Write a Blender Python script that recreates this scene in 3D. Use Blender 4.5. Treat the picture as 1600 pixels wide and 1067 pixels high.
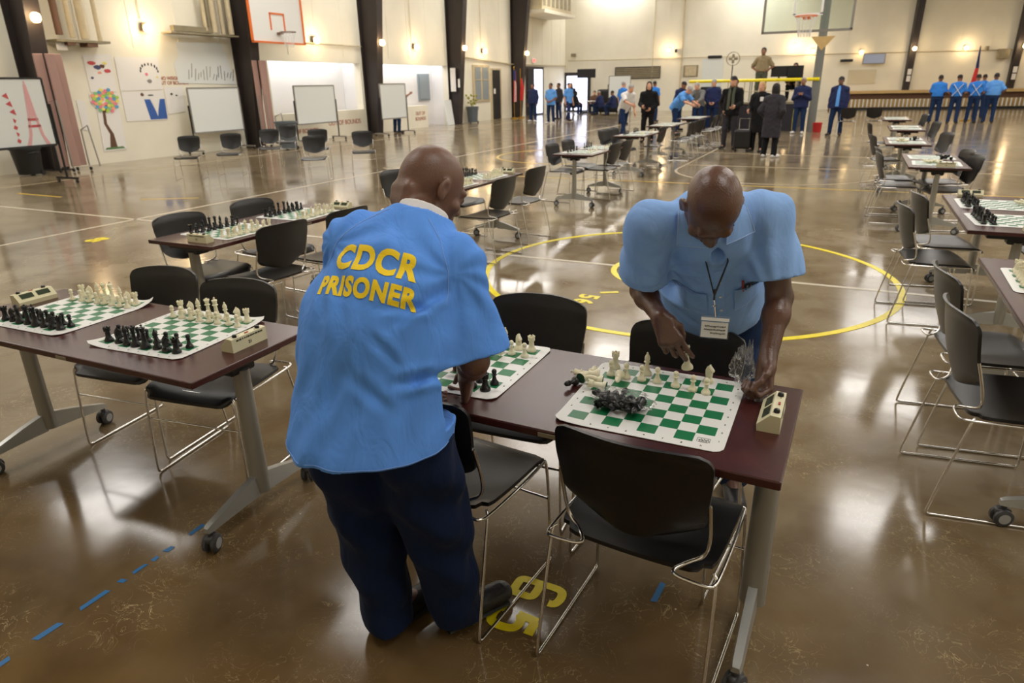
import bpy, bmesh, math, random
import numpy as np
from mathutils import Vector, Matrix, Euler, noise
from mathutils.bvhtree import BVHTree
C = bpy.context.scene.collection
for o in list(bpy.data.objects): bpy.data.objects.remove(o)
sc = bpy.context.scene
PI = math.pi
random.seed(5)
R = math.radians
# ------------------------------------------------------------------ camera
cam_d = bpy.data.cameras.new('camera'); cam = bpy.data.objects.new('camera', cam_d); C.objects.link(cam)
cam_d.sensor_width = 36.0; cam_d.lens = 1049.5/1600*36
pit, rol, yaw = R(20.87), R(-1.15), R(-26.18)
cy_, sy_ = math.cos(yaw), math.sin(yaw)
Fv = Vector((sy_*math.cos(pit), cy_*math.cos(pit), -math.sin(pit)))
r0 = Vector((cy_, -sy_, 0)); u0 = r0.cross(Fv)
rv = r0*math.cos(rol)+u0*math.sin(rol); uv = u0*math.cos(rol)-r0*math.sin(rol)
M = Matrix((rv, uv, -Fv)).transposed().to_4x4(); M.translation = Vector((0, 0, 1.667))
cam.matrix_world = M
cam_d.clip_start = .05; cam_d.clip_end = 200
cam_d.dof.use_dof = True; cam_d.dof.focus_distance = 2.05; cam_d.dof.aperture_fstop = 5.0
sc.camera = cam
# ------------------------------------------------------------------ world, exposure
w = bpy.data.worlds.new('world'); sc.world = w; w.use_nodes = True
w.node_tree.nodes['Background'].inputs[0].default_value = (.75, .82, 1, 1)
w.node_tree.nodes['Background'].inputs[1].default_value = .3
vs = sc.view_settings; vs.view_transform = 'Standard'; vs.look = 'None'; vs.gamma = 1; vs.exposure = 0.72
vs.use_curve_mapping = False
# ceiling lights: rows over the courts (their housings are built with the ceiling)
LIGHT_POS = [(x, y) for x in (-13.8, -5.6, 2.6, 10.8) for y in (1.5, 8, 14.5, 21.5, 28.5, 36, 43)]
LIGHT_E = 118.0
for x, y in LIGHT_POS:
    if y > 41 and x > -5: continue
    L = bpy.data.lights.new('bay_light', 'AREA'); L.shape = 'RECTANGLE'; L.size = 3.6; L.size_y = 1.8
    L.energy = LIGHT_E*(.85 if y < 12 else 1.08 if y < 30 else .95); L.color = (1, .97, .93)
    lo = bpy.data.objects.new('bay_light', L); C.objects.link(lo); lo.location = (x, y, 7.38)
# daylight that falls into the two alcoves of the left wall and through the exit doors
for (x, y, z, sx, sy, e, ry) in ((-17.45, 19.8, 2.85, .7, 4.2, 34, 0), (-17.45, 26, 2.85, .7, 4.6, 38, 0)):
    L = bpy.data.lights.new('skylight', 'AREA'); L.shape = 'RECTANGLE'; L.size = sx; L.size_y = sy
    L.energy = e; L.color = (.93, .94, 1)
    lo = bpy.data.objects.new('skylight', L); C.objects.link(lo); lo.location = (x, y, z)

# ------------------------------------------------------------------ materials
def srgb(c):
    def f(v):
        v /= 255.0
        return v/12.92 if v <= .04045 else ((v+.055)/1.055)**2.4
    return tuple(f(v) for v in c)+(1,)
def mat(name, col, rough=.5, metal=0, spec=.5, noise_s=0, noise_a=0, bump=0, bump_s=40, emit=0, alpha=1, coat=0, sheen=0, sss=0):
    m = bpy.data.materials.new(name); m.use_nodes = True
    nt = m.node_tree; b = nt.nodes['Principled BSDF']
    c = srgb(col)
    b.inputs['Base Color'].default_value = c
    b.inputs['Roughness'].default_value = rough; b.inputs['Metallic'].default_value = metal
    b.inputs['Specular IOR Level'].default_value = spec
    if coat: b.inputs['Coat Weight'].default_value = coat; b.inputs['Coat Roughness'].default_value = .15
    if sheen: b.inputs['Sheen Weight'].default_value = sheen
    if sss:
        b.inputs['Subsurface Weight'].default_value = sss; b.inputs['Subsurface Radius'].default_value = (.01, .004, .002); b.inputs['Subsurface Scale'].default_value = 1
    if emit:
        b.inputs['Emission Color'].default_value = c; b.inputs['Emission Strength'].default_value = emit
    if alpha < 1: b.inputs['Alpha'].default_value = alpha
    tc = nt.nodes.new('ShaderNodeTexCoord')
    if noise_a:
        n = nt.nodes.new('ShaderNodeTexNoise'); n.inputs['Scale'].default_value = noise_s or 5; n.inputs['Detail'].default_value = 5
        nt.links.new(tc.outputs['Object'], n.inputs['Vector'])
        mx = nt.nodes.new('ShaderNodeMix'); mx.data_type = 'RGBA'
        mx.inputs[6].default_value = tuple(v*(1-noise_a) for v in c[:3])+(1,)
        mx.inputs[7].default_value = tuple(min(1, v*(1+noise_a)) for v in c[:3])+(1,)
        mr = nt.nodes.new('ShaderNodeMapRange'); mr.inputs[1].default_value = .3; mr.inputs[2].default_value = .7
        nt.links.new(n.outputs['Fac'], mr.inputs[0]); nt.links.new(mr.outputs[0], mx.inputs[0])
        nt.links.new(mx.outputs[2], b.inputs['Base Color'])
    if bump:
        n = nt.nodes.new('ShaderNodeTexNoise'); n.inputs['Scale'].default_value = bump_s; n.inputs['Detail'].default_value = 3
        nt.links.new(tc.outputs['Object'], n.inputs['Vector'])
        bp = nt.nodes.new('ShaderNodeBump'); bp.inputs['Strength'].default_value = bump; bp.inputs['Distance'].default_value = .01
        nt.links.new(n.outputs['Fac'], bp.inputs['Height']); nt.links.new(bp.outputs[0], b.inputs['Normal'])
    return m
def cloth(name, col, rough=.85, var=.12, weave=0, bump=.35):
    """woven cloth: slight fading, soft wrinkles and a fine thread bump"""
    m = bpy.data.materials.new(name); m.use_nodes = True; nt = m.node_tree; b = nt.nodes['Principled BSDF']
    N = nt.nodes.new; Lk = nt.links.new; c = srgb(col)
    b.inputs['Roughness'].default_value = rough; b.inputs['Specular IOR Level'].default_value = .2
    b.inputs['Sheen Weight'].default_value = .03
    tc = N('ShaderNodeTexCoord')
    n = N('ShaderNodeTexNoise'); n.inputs['Scale'].default_value = 7; n.inputs['Detail'].default_value = 6; Lk(tc.outputs['Object'], n.inputs['Vector'])
    mx = N('ShaderNodeMix'); mx.data_type = 'RGBA'
    mx.inputs[6].default_value = tuple(v*(1-var) for v in c[:3])+(1,); mx.inputs[7].default_value = tuple(min(1, v*(1+var)) for v in c[:3])+(1,)
    Lk(n.outputs['Fac'], mx.inputs[0]); Lk(mx.outputs[2], b.inputs['Base Color'])
    mp = N('ShaderNodeMapping'); mp.inputs['Scale'].default_value = (1, 1, .45); mp.inputs['Rotation'].default_value = (.3, .25, 0); Lk(tc.outputs['Object'], mp.inputs[0])
    n2 = N('ShaderNodeTexNoise'); n2.inputs['Scale'].default_value = 13; n2.inputs['Detail'].default_value = 3; n2.inputs['Distortion'].default_value = .7; Lk(mp.outputs[0], n2.inputs['Vector'])
    n3 = N('ShaderNodeTexNoise'); n3.inputs['Scale'].default_value = 700; Lk(tc.outputs['Object'], n3.inputs['Vector'])
    b1 = N('ShaderNodeBump'); b1.inputs['Strength'].default_value = bump; b1.inputs['Distance'].default_value = .02; Lk(n2.outputs['Fac'], b1.inputs['Height'])
    b2 = N('ShaderNodeBump'); b2.inputs['Strength'].default_value = .25; b2.inputs['Distance'].default_value = .001
    Lk(n3.outputs['Fac'], b2.inputs['Height']); Lk(b1.outputs[0], b2.inputs['Normal']); Lk(b2.outputs[0], b.inputs['Normal'])
    return m
MT = {}
MT['wall'] = mat('cream wall', (234, 229, 211), .6, noise_s=.8, noise_a=.05, bump=.1, bump_s=30)
MT['alcove'] = mat('whitewashed wall', (236, 234, 232), .6, noise_s=1, noise_a=.03)
MT['steel_dark'] = mat('dark brown painted steel', (46, 38, 36), .5, noise_s=3, noise_a=.15)
MT['pipe'] = mat('cream painted pipe', (196, 182, 150), .5, noise_s=4, noise_a=.12)
MT['pipe_rust'] = mat('brown pipe', (110, 80, 60), .6)
MT['bracket'] = mat('grey weathered metal', (140, 130, 104), .55, noise_s=5, noise_a=.15)
MT['ceil'] = mat('ceiling', (214, 210, 200), .8)
MT['top'] = mat('dark mahogany laminate', (66, 30, 27), .27, noise_s=9, noise_a=.22, bump=.03, bump_s=300)
MT['edge'] = mat('table edge band', (62, 36, 32), .4)
MT['leg'] = mat('silver grey painted leg', (150, 147, 138), .35, metal=.35)
MT['foot'] = mat('silver grey foot', (168, 168, 164), .3, metal=.5)
MT['bracketb'] = mat('black bracket', (22, 20, 21), .5)
MT['rubber'] = mat('grey caster rubber', (62, 62, 64), .5)
MT['hub'] = mat('light grey hub', (160, 162, 162), .4)
MT['plastic'] = mat('black chair plastic', (22, 21, 22), .33, bump=.12, bump_s=420)
MT['chrome'] = mat('chrome rod', (226, 224, 220), .16, metal=1)
MT['ivory'] = mat('ivory plastic', (232, 226, 196), .38, sss=.15)
MT['blackp'] = mat('black plastic piece', (20, 20, 20), .3)
MT['felt'] = mat('green felt', (24, 74, 46), .9)
MT['clock'] = mat('cream clock case', (214, 208, 172), .45)
MT['lcd'] = mat('dark green display', (56, 66, 52), .2)
MT['ink'] = mat('dark ink', (60, 62, 52), .6)
MT['red'] = mat('red plastic', (170, 62, 40), .4)
MT['yellow'] = mat('yellow floor paint', (250, 226, 20), .35, noise_s=14, noise_a=.12)
MT['yellowd'] = mat('worn yellow floor paint', (206, 172, 60), .35, noise_s=10, noise_a=.15)
MT['white_line'] = mat('white floor paint', (214, 204, 184), .3, noise_s=12, noise_a=.12)
MT['line_dim'] = mat('faded floor line', (186, 170, 140), .3, noise_s=12, noise_a=.12)
MT['blue_tape'] = mat('blue floor tape', (32, 104, 160), .4)
MT['board'] = mat('white board', (226, 230, 228), .3)
MT['board_frame'] = mat('aluminium frame', (150, 146, 140), .4, metal=.5)
MT['paper'] = mat('white paper', (232, 230, 226), .7)
MT['pink'] = mat('dusty pink panel', (170, 136, 126), .8, bump=.2, bump_s=200)
MT['bin'] = mat('grey plastic bin', (92, 100, 106), .5)
MT['black'] = mat('black', (18, 18, 18), .5)
MT['dark'] = mat('dark opening', (30, 28, 28), .7)
MT['orange'] = mat('orange paint', (228, 112, 40), .45)
MT['tan'] = mat('tan wood', (206, 172, 112), .5, noise_s=3, noise_a=.1)
MT['green'] = mat('leaf', (150, 150, 60), .6)
MT['white'] = mat('white', (236, 236, 232), .5)
MT['greyd'] = mat('charcoal cloth', (62, 62, 68), .85)
MT['blue_flag'] = mat('flag blue', (40, 50, 110), .8)
MT['red_flag'] = mat('flag red', (190, 40, 36), .8)
MT['greymetal'] = mat('grey painted steel pole', (118, 120, 116), .5)
MT['tanpanel'] = mat('pale tan panel', (216, 206, 178), .6)
MT['gold'] = mat('brass', (190, 150, 60), .35, metal=.8)
MT['lampglow'] = mat('lamp glass', (255, 214, 150), .4, emit=14)
MT['lampbase'] = mat('lamp housing', (96, 84, 66), .5)
MT['bay'] = mat('bay light diffuser', (255, 246, 226), .4, emit=.6)
MT['winglass'] = mat('bright window glass', (220, 226, 255), .2, emit=1.6)
MT['screen'] = mat('bright screen', (226, 226, 255), .3, emit=1.0)
MT['tvscreen'] = mat('tv screen', (150, 158, 180), .15, emit=.15)
MT['greywin'] = mat('grey window glass', (140, 150, 156), .2)
MT['exit'] = mat('exit sign letters', (230, 60, 60), .4, emit=2)
MT['shoe_b'] = mat('black leather shoe', (30, 27, 27), .4, bump=.2, bump_s=90)
MT['shoe_w'] = mat('white shoe', (222, 222, 220), .5)
MT['skin_dark'] = mat('dark brown skin', (94, 63, 49), .33, noise_s=14, noise_a=.16, bump=.14, bump_s=170, sss=.12, spec=.6)
MT['skin_dark2'] = mat('deep brown skin', (112, 80, 64), .42, noise_s=14, noise_a=.12, bump=.1, bump_s=170, sss=.12)
MT['skin_mid'] = mat('brown skin', (142, 98, 74), .5)
MT['skin_light'] = mat('light skin', (214, 160, 132), .5)
MT['nail'] = mat('finger nail', (176, 128, 108), .3)
MT['eye'] = mat('eye white', (210, 200, 190), .3)
MT['hair_b'] = mat('black hair', (28, 24, 24), .7, bump=.4, bump_s=150)
MT['hair_g'] = mat('grey hair', (160, 156, 152), .8)
MT['hair_bl'] = mat('blond hair', (196, 160, 104), .7)
CL = dict(blueA=(94, 152, 240), blueB=(142, 182, 240), blue=(54, 126, 214), light=(96, 156, 228), navy=(38, 46, 84), denim=(10, 27, 58), jeans=(28, 48, 84),
          black=(24, 24, 26), charcoal=(56, 54, 60), white=(226, 224, 222), tan=(150, 134, 104), grey=(120, 120, 118), olive=(86, 90, 76), brown=(104, 78, 62))
for k, v in CL.items(): MT['c_'+k] = cloth(k+' cloth', v, bump=.5 if k.startswith('blueA') or k.startswith('blueB') or k == 'denim' else .3, var=.06 if k.startswith('blueA') or k.startswith('blueB') else .12)

def floor_mat():
    m = bpy.data.materials.new('polished stained concrete'); m.use_nodes = True; nt = m.node_tree; b = nt.nodes['Principled BSDF']
    N = nt.nodes.new; Lk = nt.links.new
    tc = N('ShaderNodeTexCoord')
    def nz(s, d, dist=0):
        n = N('ShaderNodeTexNoise'); n.inputs['Scale'].default_value = s; n.inputs['Detail'].default_value = d; n.inputs['Distortion'].default_value = dist
        Lk(tc.outputs['Object'], n.inputs['Vector']); return n
    def rng(src, a, c_):
        r_ = N('ShaderNodeMapRange'); r_.inputs[1].default_value = a; r_.inputs[2].default_value = c_; Lk(src, r_.inputs[0]); return r_.outputs[0]
    def mixc(f, a, c_):
        x = N('ShaderNodeMix'); x.data_type = 'RGBA'; Lk(f, x.inputs[0])
        for i, v in ((6, a), (7, c_)):
            if isinstance(v, tuple): x.inputs[i].default_value = v
            else: Lk(v, x.inputs[i])
        return x.outputs[2]
    base = mixc(rng(nz(.55, 5, .6).outputs[0], .35, .65), srgb((122, 107, 83)), srgb((148, 134, 110)))
    base = mixc(rng(nz(3.2, 6, .4).outputs[0], .45, .8), base, srgb((98, 76, 46)))
    # browner stain at this end, with the weaker reflection there put into the colour
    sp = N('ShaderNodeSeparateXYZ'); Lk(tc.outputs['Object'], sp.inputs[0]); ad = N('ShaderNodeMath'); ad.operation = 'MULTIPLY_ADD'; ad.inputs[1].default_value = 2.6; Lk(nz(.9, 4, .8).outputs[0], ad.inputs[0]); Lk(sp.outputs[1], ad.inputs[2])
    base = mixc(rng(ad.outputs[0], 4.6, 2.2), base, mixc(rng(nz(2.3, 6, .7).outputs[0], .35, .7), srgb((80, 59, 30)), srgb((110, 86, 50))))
    # pale scratches and flakes
    v = nz(9, 8, 2.5)
    sub = N('ShaderNodeMath'); sub.operation = 'SUBTRACT'; sub.inputs[1].default_value = .5; Lk(v.outputs[0], sub.inputs[0])
    ab = N('ShaderNodeMath'); ab.operation = 'ABSOLUTE'; Lk(sub.outputs[0], ab.inputs[0])
    scr = rng(ab.outputs[0], .008, .001)
    msk = rng(nz(2.1, 3).outputs[0], .45, .62)
    mu = N('ShaderNodeMath'); mu.operation = 'MULTIPLY'; Lk(scr, mu.inputs[0]); Lk(msk, mu.inputs[1])
    mu2 = N('ShaderNodeMath'); mu2.operation = 'MULTIPLY'; mu2.inputs[1].default_value = .85; Lk(mu.outputs[0], mu2.inputs[0])
    base = mixc(mu2.outputs[0], base, srgb((190, 170, 128)))
    vo = N('ShaderNodeTexVoronoi'); vo.inputs['Scale'].default_value = 5; Lk(tc.outputs['Object'], vo.inputs['Vector'])
    base = mixc(rng(vo.outputs['Distance'], .022, .012), base, srgb((214, 200, 170)))
    # saw-cut joints
    Lk(base, b.inputs['Base Color'])
    ro = N('ShaderNodeMapRange'); ro.inputs[1].default_value = .3; ro.inputs[2].default_value = .7; ro.inputs[3].default_value = .09; ro.inputs[4].default_value = .19
    Lk(nz(1.3, 4, .5).outputs[0], ro.inputs[0]); Lk(ro.outputs[0], b.inputs['Roughness'])
    b.inputs['Specular IOR Level'].default_value = .55
    bp = N('ShaderNodeBump'); bp.inputs['Strength'].default_value = .12; bp.inputs['Distance'].default_value = .004
    Lk(nz(5.5, 3).outputs[0], bp.inputs['Height']); Lk(bp.outputs[0], b.inputs['Normal'])
    return m
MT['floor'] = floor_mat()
def mat_mat(sq, half):
    """green and white squares of the roll-up chess board, from the sheet's own coordinates"""
    m = bpy.data.materials.new('chess sheet'); m.use_nodes = True; nt = m.node_tree; b = nt.nodes['Principled BSDF']
    N = nt.nodes.new; Lk = nt.links.new
    tc = N('ShaderNodeTexCoord'); sx = N('ShaderNodeSeparateXYZ'); Lk(tc.outputs['Object'], sx.inputs[0])
    cm = N('ShaderNodeCombineXYZ')
    ins = []
    for i in (0, 1):
        a = N('ShaderNodeMath'); a.operation = 'ADD'; a.inputs[1].default_value = sq*16; Lk(sx.outputs[i], a.inputs[0])
        Lk(a.outputs[0], cm.inputs[i])
        ab = N('ShaderNodeMath'); ab.operation = 'ABSOLUTE'; Lk(sx.outputs[i], ab.inputs[0])
        lt = N('ShaderNodeMath'); lt.operation = 'LESS_THAN'; lt.inputs[1].default_value = sq*4; Lk(ab.outputs[0], lt.inputs[0]); ins.append(lt.outputs[0])
    cm.inputs[2].default_value = sq*.5
    ck = N('ShaderNodeTexChecker'); ck.inputs['Scale'].default_value = 1/sq; Lk(cm.outputs[0], ck.inputs['Vector'])
    ck.inputs[2].default_value = srgb((16, 112, 66)); ck.inputs[1].default_value = srgb((226, 226, 222))
    mu = N('ShaderNodeMath'); mu.operation = 'MULTIPLY'; Lk(ins[0], mu.inputs[0]); Lk(ins[1], mu.inputs[1])
    mx = N('ShaderNodeMix'); mx.data_type = 'RGBA'; mx.inputs[6].default_value = srgb((226, 226, 222)); Lk(mu.outputs[0], mx.inputs[0]); Lk(ck.outputs[0], mx.inputs[7])
    Lk(mx.outputs[2], b.inputs['Base Color']); b.inputs['Roughness'].default_value = .42
    return m
SQ = .0525
MT['sheet'] = mat_mat(SQ, .25)
def bag_mat():
    m = bpy.data.materials.new('clear plastic film'); m.use_nodes = True; nt = m.node_tree
    for n in list(nt.nodes):
        if n.type == 'BSDF_PRINCIPLED': nt.nodes.remove(n)
    out = [n for n in nt.nodes if n.type == 'OUTPUT_MATERIAL'][0]
    tr = nt.nodes.new('ShaderNodeBsdfTransparent'); gl = nt.nodes.new('ShaderNodeBsdfGlossy'); gl.inputs['Roughness'].default_value = .2
    df = nt.nodes.new('ShaderNodeBsdfDiffuse'); df.inputs[0].default_value = (.9, .9, .9, 1)
    lw = nt.nodes.new('ShaderNodeLayerWeight'); lw.inputs[0].default_value = .22
    m1 = nt.nodes.new('ShaderNodeMixShader'); m1.inputs[0].default_value = .05; nt.links.new(tr.outputs[0], m1.inputs[1]); nt.links.new(df.outputs[0], m1.inputs[2])
    ml = nt.nodes.new('ShaderNodeMath'); ml.operation = 'MULTIPLY'; ml.inputs[1].default_value = .45; nt.links.new(lw.outputs['Fresnel'], ml.inputs[0])
    m2 = nt.nodes.new('ShaderNodeMixShader'); nt.links.new(ml.outputs[0], m2.inputs[0]); nt.links.new(m1.outputs[0], m2.inputs[1]); nt.links.new(gl.outputs[0], m2.inputs[2])
    nt.links.new(m2.outputs[0], out.inputs[0])
    return m
MT['film'] = bag_mat()
def glass_mat():
    m = bpy.data.materials.new('clear backboard glass'); m.use_nodes = True; nt = m.node_tree
    for n in list(nt.nodes):
        if n.type == 'BSDF_PRINCIPLED': nt.nodes.remove(n)
    out = [n for n in nt.nodes if n.type == 'OUTPUT_MATERIAL'][0]
    tr = nt.nodes.new('ShaderNodeBsdfTransparent'); tr.inputs[0].default_value = (.9, .95, .93, 1); gl = nt.nodes.new('ShaderNodeBsdfGlossy'); gl.inputs['Roughness'].default_value = .03
    m2 = nt.nodes.new('ShaderNodeMixShader'); m2.inputs[0].default_value = .06; nt.links.new(tr.outputs[0], m2.inputs[1]); nt.links.new(gl.outputs[0], m2.inputs[2])
    nt.links.new(m2.outputs[0], out.inputs[0]); return m
MT['glass'] = glass_mat()

# ------------------------------------------------------------------ mesh helpers
class MB:
    def __init__(s): s.v = []; s.f = []; s.mi = []; s.cur = 0
    def add(s, vs_, fs):
        n = len(s.v); s.v += [tuple(v) for v in vs_]; s.f += [tuple(i+n for i in f) for f in fs]; s.mi += [s.cur]*len(fs); return s
    def box(s, c, d, rz=0, M_=None, bev=0):
        x, y, z = d[0]/2, d[1]/2, d[2]/2
        if bev:
            b = min(bev, x*.98, y*.98, z*.98); pts = []
            prof = [(-z, b), (-z+b*.3, b*.3), (-z+b, 0), (z-b, 0), (z-b*.3, b*.3), (z, b)]
            fs = []
            for (zz, ins) in prof:
                X, Y = x-ins, y-ins; c_ = b*.6
                for (px, py) in ((X-c_, -Y), (X, -Y+c_), (X, Y-c_), (X-c_, Y), (-X+c_, Y), (-X, Y-c_), (-X, -Y+c_), (-X+c_, -Y)): pts.append(Vector((px, py, zz)))
            k = len(prof)
            for j in range(k-1):
                for i in range(8): fs.append((j*8+i, j*8+(i+1) % 8, (j+1)*8+(i+1) % 8, (j+1)*8+i))
            fs.append(tuple(reversed(range(8)))); fs.append(tuple(range((k-1)*8, k*8)))
        else:
            pts = [Vector((a*x, b_*y, c_*z)) for c_ in (-1, 1) for b_ in (-1, 1) for a in (-1, 1)]
            fs = [(0, 2, 3, 1), (4, 5, 7, 6), (0, 1, 5, 4), (2, 6, 7, 3), (0, 4, 6, 2), (1, 3, 7, 5)]
        if M_ is None: M_ = Matrix.Rotation(rz, 3, 'Z')
        return s.add([M_ @ p+Vector(c) for p in pts], fs)
    def tube(s, pts, r, seg=8, cap=True, flat=None):
        pts = [Vector(p) for p in pts]; rs = r if isinstance(r, (list, tuple)) else [r]*len(pts)
        vs_ = []; fs = []; n = len(pts); up = None
        for i, p in enumerate(pts):
            t = (pts[min(i+1, n-1)]-pts[max(i-1, 0)]).normalized()
            if up is None:
                up = Vector((0, 0, 1)) if abs(t.z) < .9 else Vector((1, 0, 0))
            a = t.cross(up)
            if a.length < 1e-5: a = t.orthogonal()
            a.normalize(); b = a.cross(t).normalized(); up = b
            for k in range(seg):
                th = 2*PI*k/seg
                o = a*math.cos(th)*rs[i]+b*math.sin(th)*rs[i]*(flat or 1)
                vs_.append(p+o)
        for i in range(n-1):
            for k in range(seg): fs.append((i*seg+k, (i+1)*seg+k, (i+1)*seg+(k+1) % seg, i*seg+(k+1) % seg))
        if cap: fs.append(tuple(range(seg))); fs.append(tuple(reversed(range((n-1)*seg, n*seg))))
        return s.add(vs_, fs)
    def lathe(s, prof, c=(0, 0, 0), seg=20, M_=None):
        vs_ = []; fs = []; n = len(prof)
        for (r, z) in prof:
            for k in range(seg):
                th = 2*PI*k/seg; p = Vector((r*math.cos(th), r*math.sin(th), z))
                if M_ is not None: p = M_ @ p
                vs_.append(p+Vector(c))
        for i in range(n-1):
            for k in range(seg): fs.append((i*seg+k, i*seg+(k+1) % seg, (i+1)*seg+(k+1) % seg, (i+1)*seg+k))
        if prof[0][0] > 1e-5: fs.append(tuple(reversed(range(seg))))
        if prof[-1][0] > 1e-5: fs.append(tuple(range((n-1)*seg, n*seg)))
        return s.add(vs_, fs)
    def prism(s, poly, z0, z1, M_=None, c=(0, 0, 0)):
        n = len(poly); vs_ = [Vector((x, y, z)) for z in (z0, z1) for x, y in poly]
        if M_ is not None: vs_ = [M_ @ v for v in vs_]
        vs_ = [v+Vector(c) for v in vs_]
        fs = [tuple(reversed(range(n))), tuple(range(n, 2*n))]+[(i, (i+1) % n, n+(i+1) % n, n+i) for i in range(n)]
        return s.add(vs_, fs)
    def mesh(s, name, m, smooth=False):
        me = bpy.data.meshes.new(name); me.from_pydata(s.v, [], s.f)
        ms = m if isinstance(m, (list, tuple)) else [m]
        for q in ms: me.materials.append(MT[q] if isinstance(q, str) else q)
        if len(ms) > 1: me.polygons.foreach_set('material_index', s.mi)
        me.update()
        bm = bmesh.new(); bm.from_mesh(me); bmesh.ops.recalc_face_normals(bm, faces=bm.faces[:]); bm.to_mesh(me); bm.free()
        if smooth:
            me.polygons.foreach_set('use_smooth', [True]*len(me.polygons))
            try: me.set_sharp_from_angle(angle=R(smooth if smooth is not True else 40))
            except Exception: pass
        return me
    def obj(s, name, m, parent=None, loc=None, rz=0, smooth=False):
        return link(name, s.mesh(name, m, smooth), parent, loc, rz)
def link(name, me, parent=None, loc=None, rz=0):
    o = bpy.data.objects.new(name, me); C.objects.link(o)
    if parent is not None: o.parent = parent
    if loc is not None: o.location = loc
    o.rotation_euler.z = rz
    return o
def tag(o, label, cat, group=None, kind=None):
    if label: o['label'] = label
    if cat: o['category'] = cat
    if group: o['group'] = group
    if kind: o['kind'] = kind
    return o
def thing(name, label, cat, loc=(0, 0, 0), rz=0, group=None):
    o = bpy.data.objects.new(name, None); C.objects.link(o); o.location = loc; o.rotation_euler.z = rz; o.empty_display_size = .1
    return tag(o, label, cat, group)
def struct(o): o['kind'] = 'structure'; return o
def kids(o): return [c for c in bpy.data.objects if c.parent == o]
def dup(root, loc, rz, label, group=None, km=None):
    km = km if km is not None else tree(root)
    r = root.copy(); C.objects.link(r); r.location = loc; r.rotation_euler.z = rz
    r['label'] = label
    if group: r['group'] = group
    elif 'group' in r: del r['group']
    def rec(lst, par):
        for ob, sub in lst:
            c = ob.copy(); C.objects.link(c); c.parent = par; rec(sub, c)
    rec(km, r)
    return r
def tree(root): return [(c, tree(c)) for c in kids(root)]
def text_mesh(txt, size, depth=.001, bold=.0, shear=0, spacing=1.0, align='CENTER'):
    cu = bpy.data.curves.new('lettering', 'FONT'); cu.body = txt; cu.size = size; cu.extrude = depth; cu.offset = bold; cu.shear = shear
    cu.align_x = align; cu.align_y = 'CENTER'; cu.space_character = spacing; cu.resolution_u = 4
    o = bpy.data.objects.new('tmp', cu); C.objects.link(o)
    dg = bpy.context.evaluated_depsgraph_get(); dg.update()
    me = bpy.data.meshes.new_from_object(o.evaluated_get(dg)); bpy.data.objects.remove(o); bpy.data.curves.remove(cu)
    return me
def text(name, txt, size, m, parent, Mx, depth=.001, bold=0, **k):
    me = text_mesh(txt, size, depth, bold, **k); me.materials.clear(); me.materials.append(MT[m]); o = link(name, me, parent); o.matrix_local = Mx
    return o
def TM(loc, rot): return Matrix.Translation(Vector(loc)) @ Euler(rot).to_matrix().to_4x4()
def V(*a): return np.array(a, float)

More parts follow.
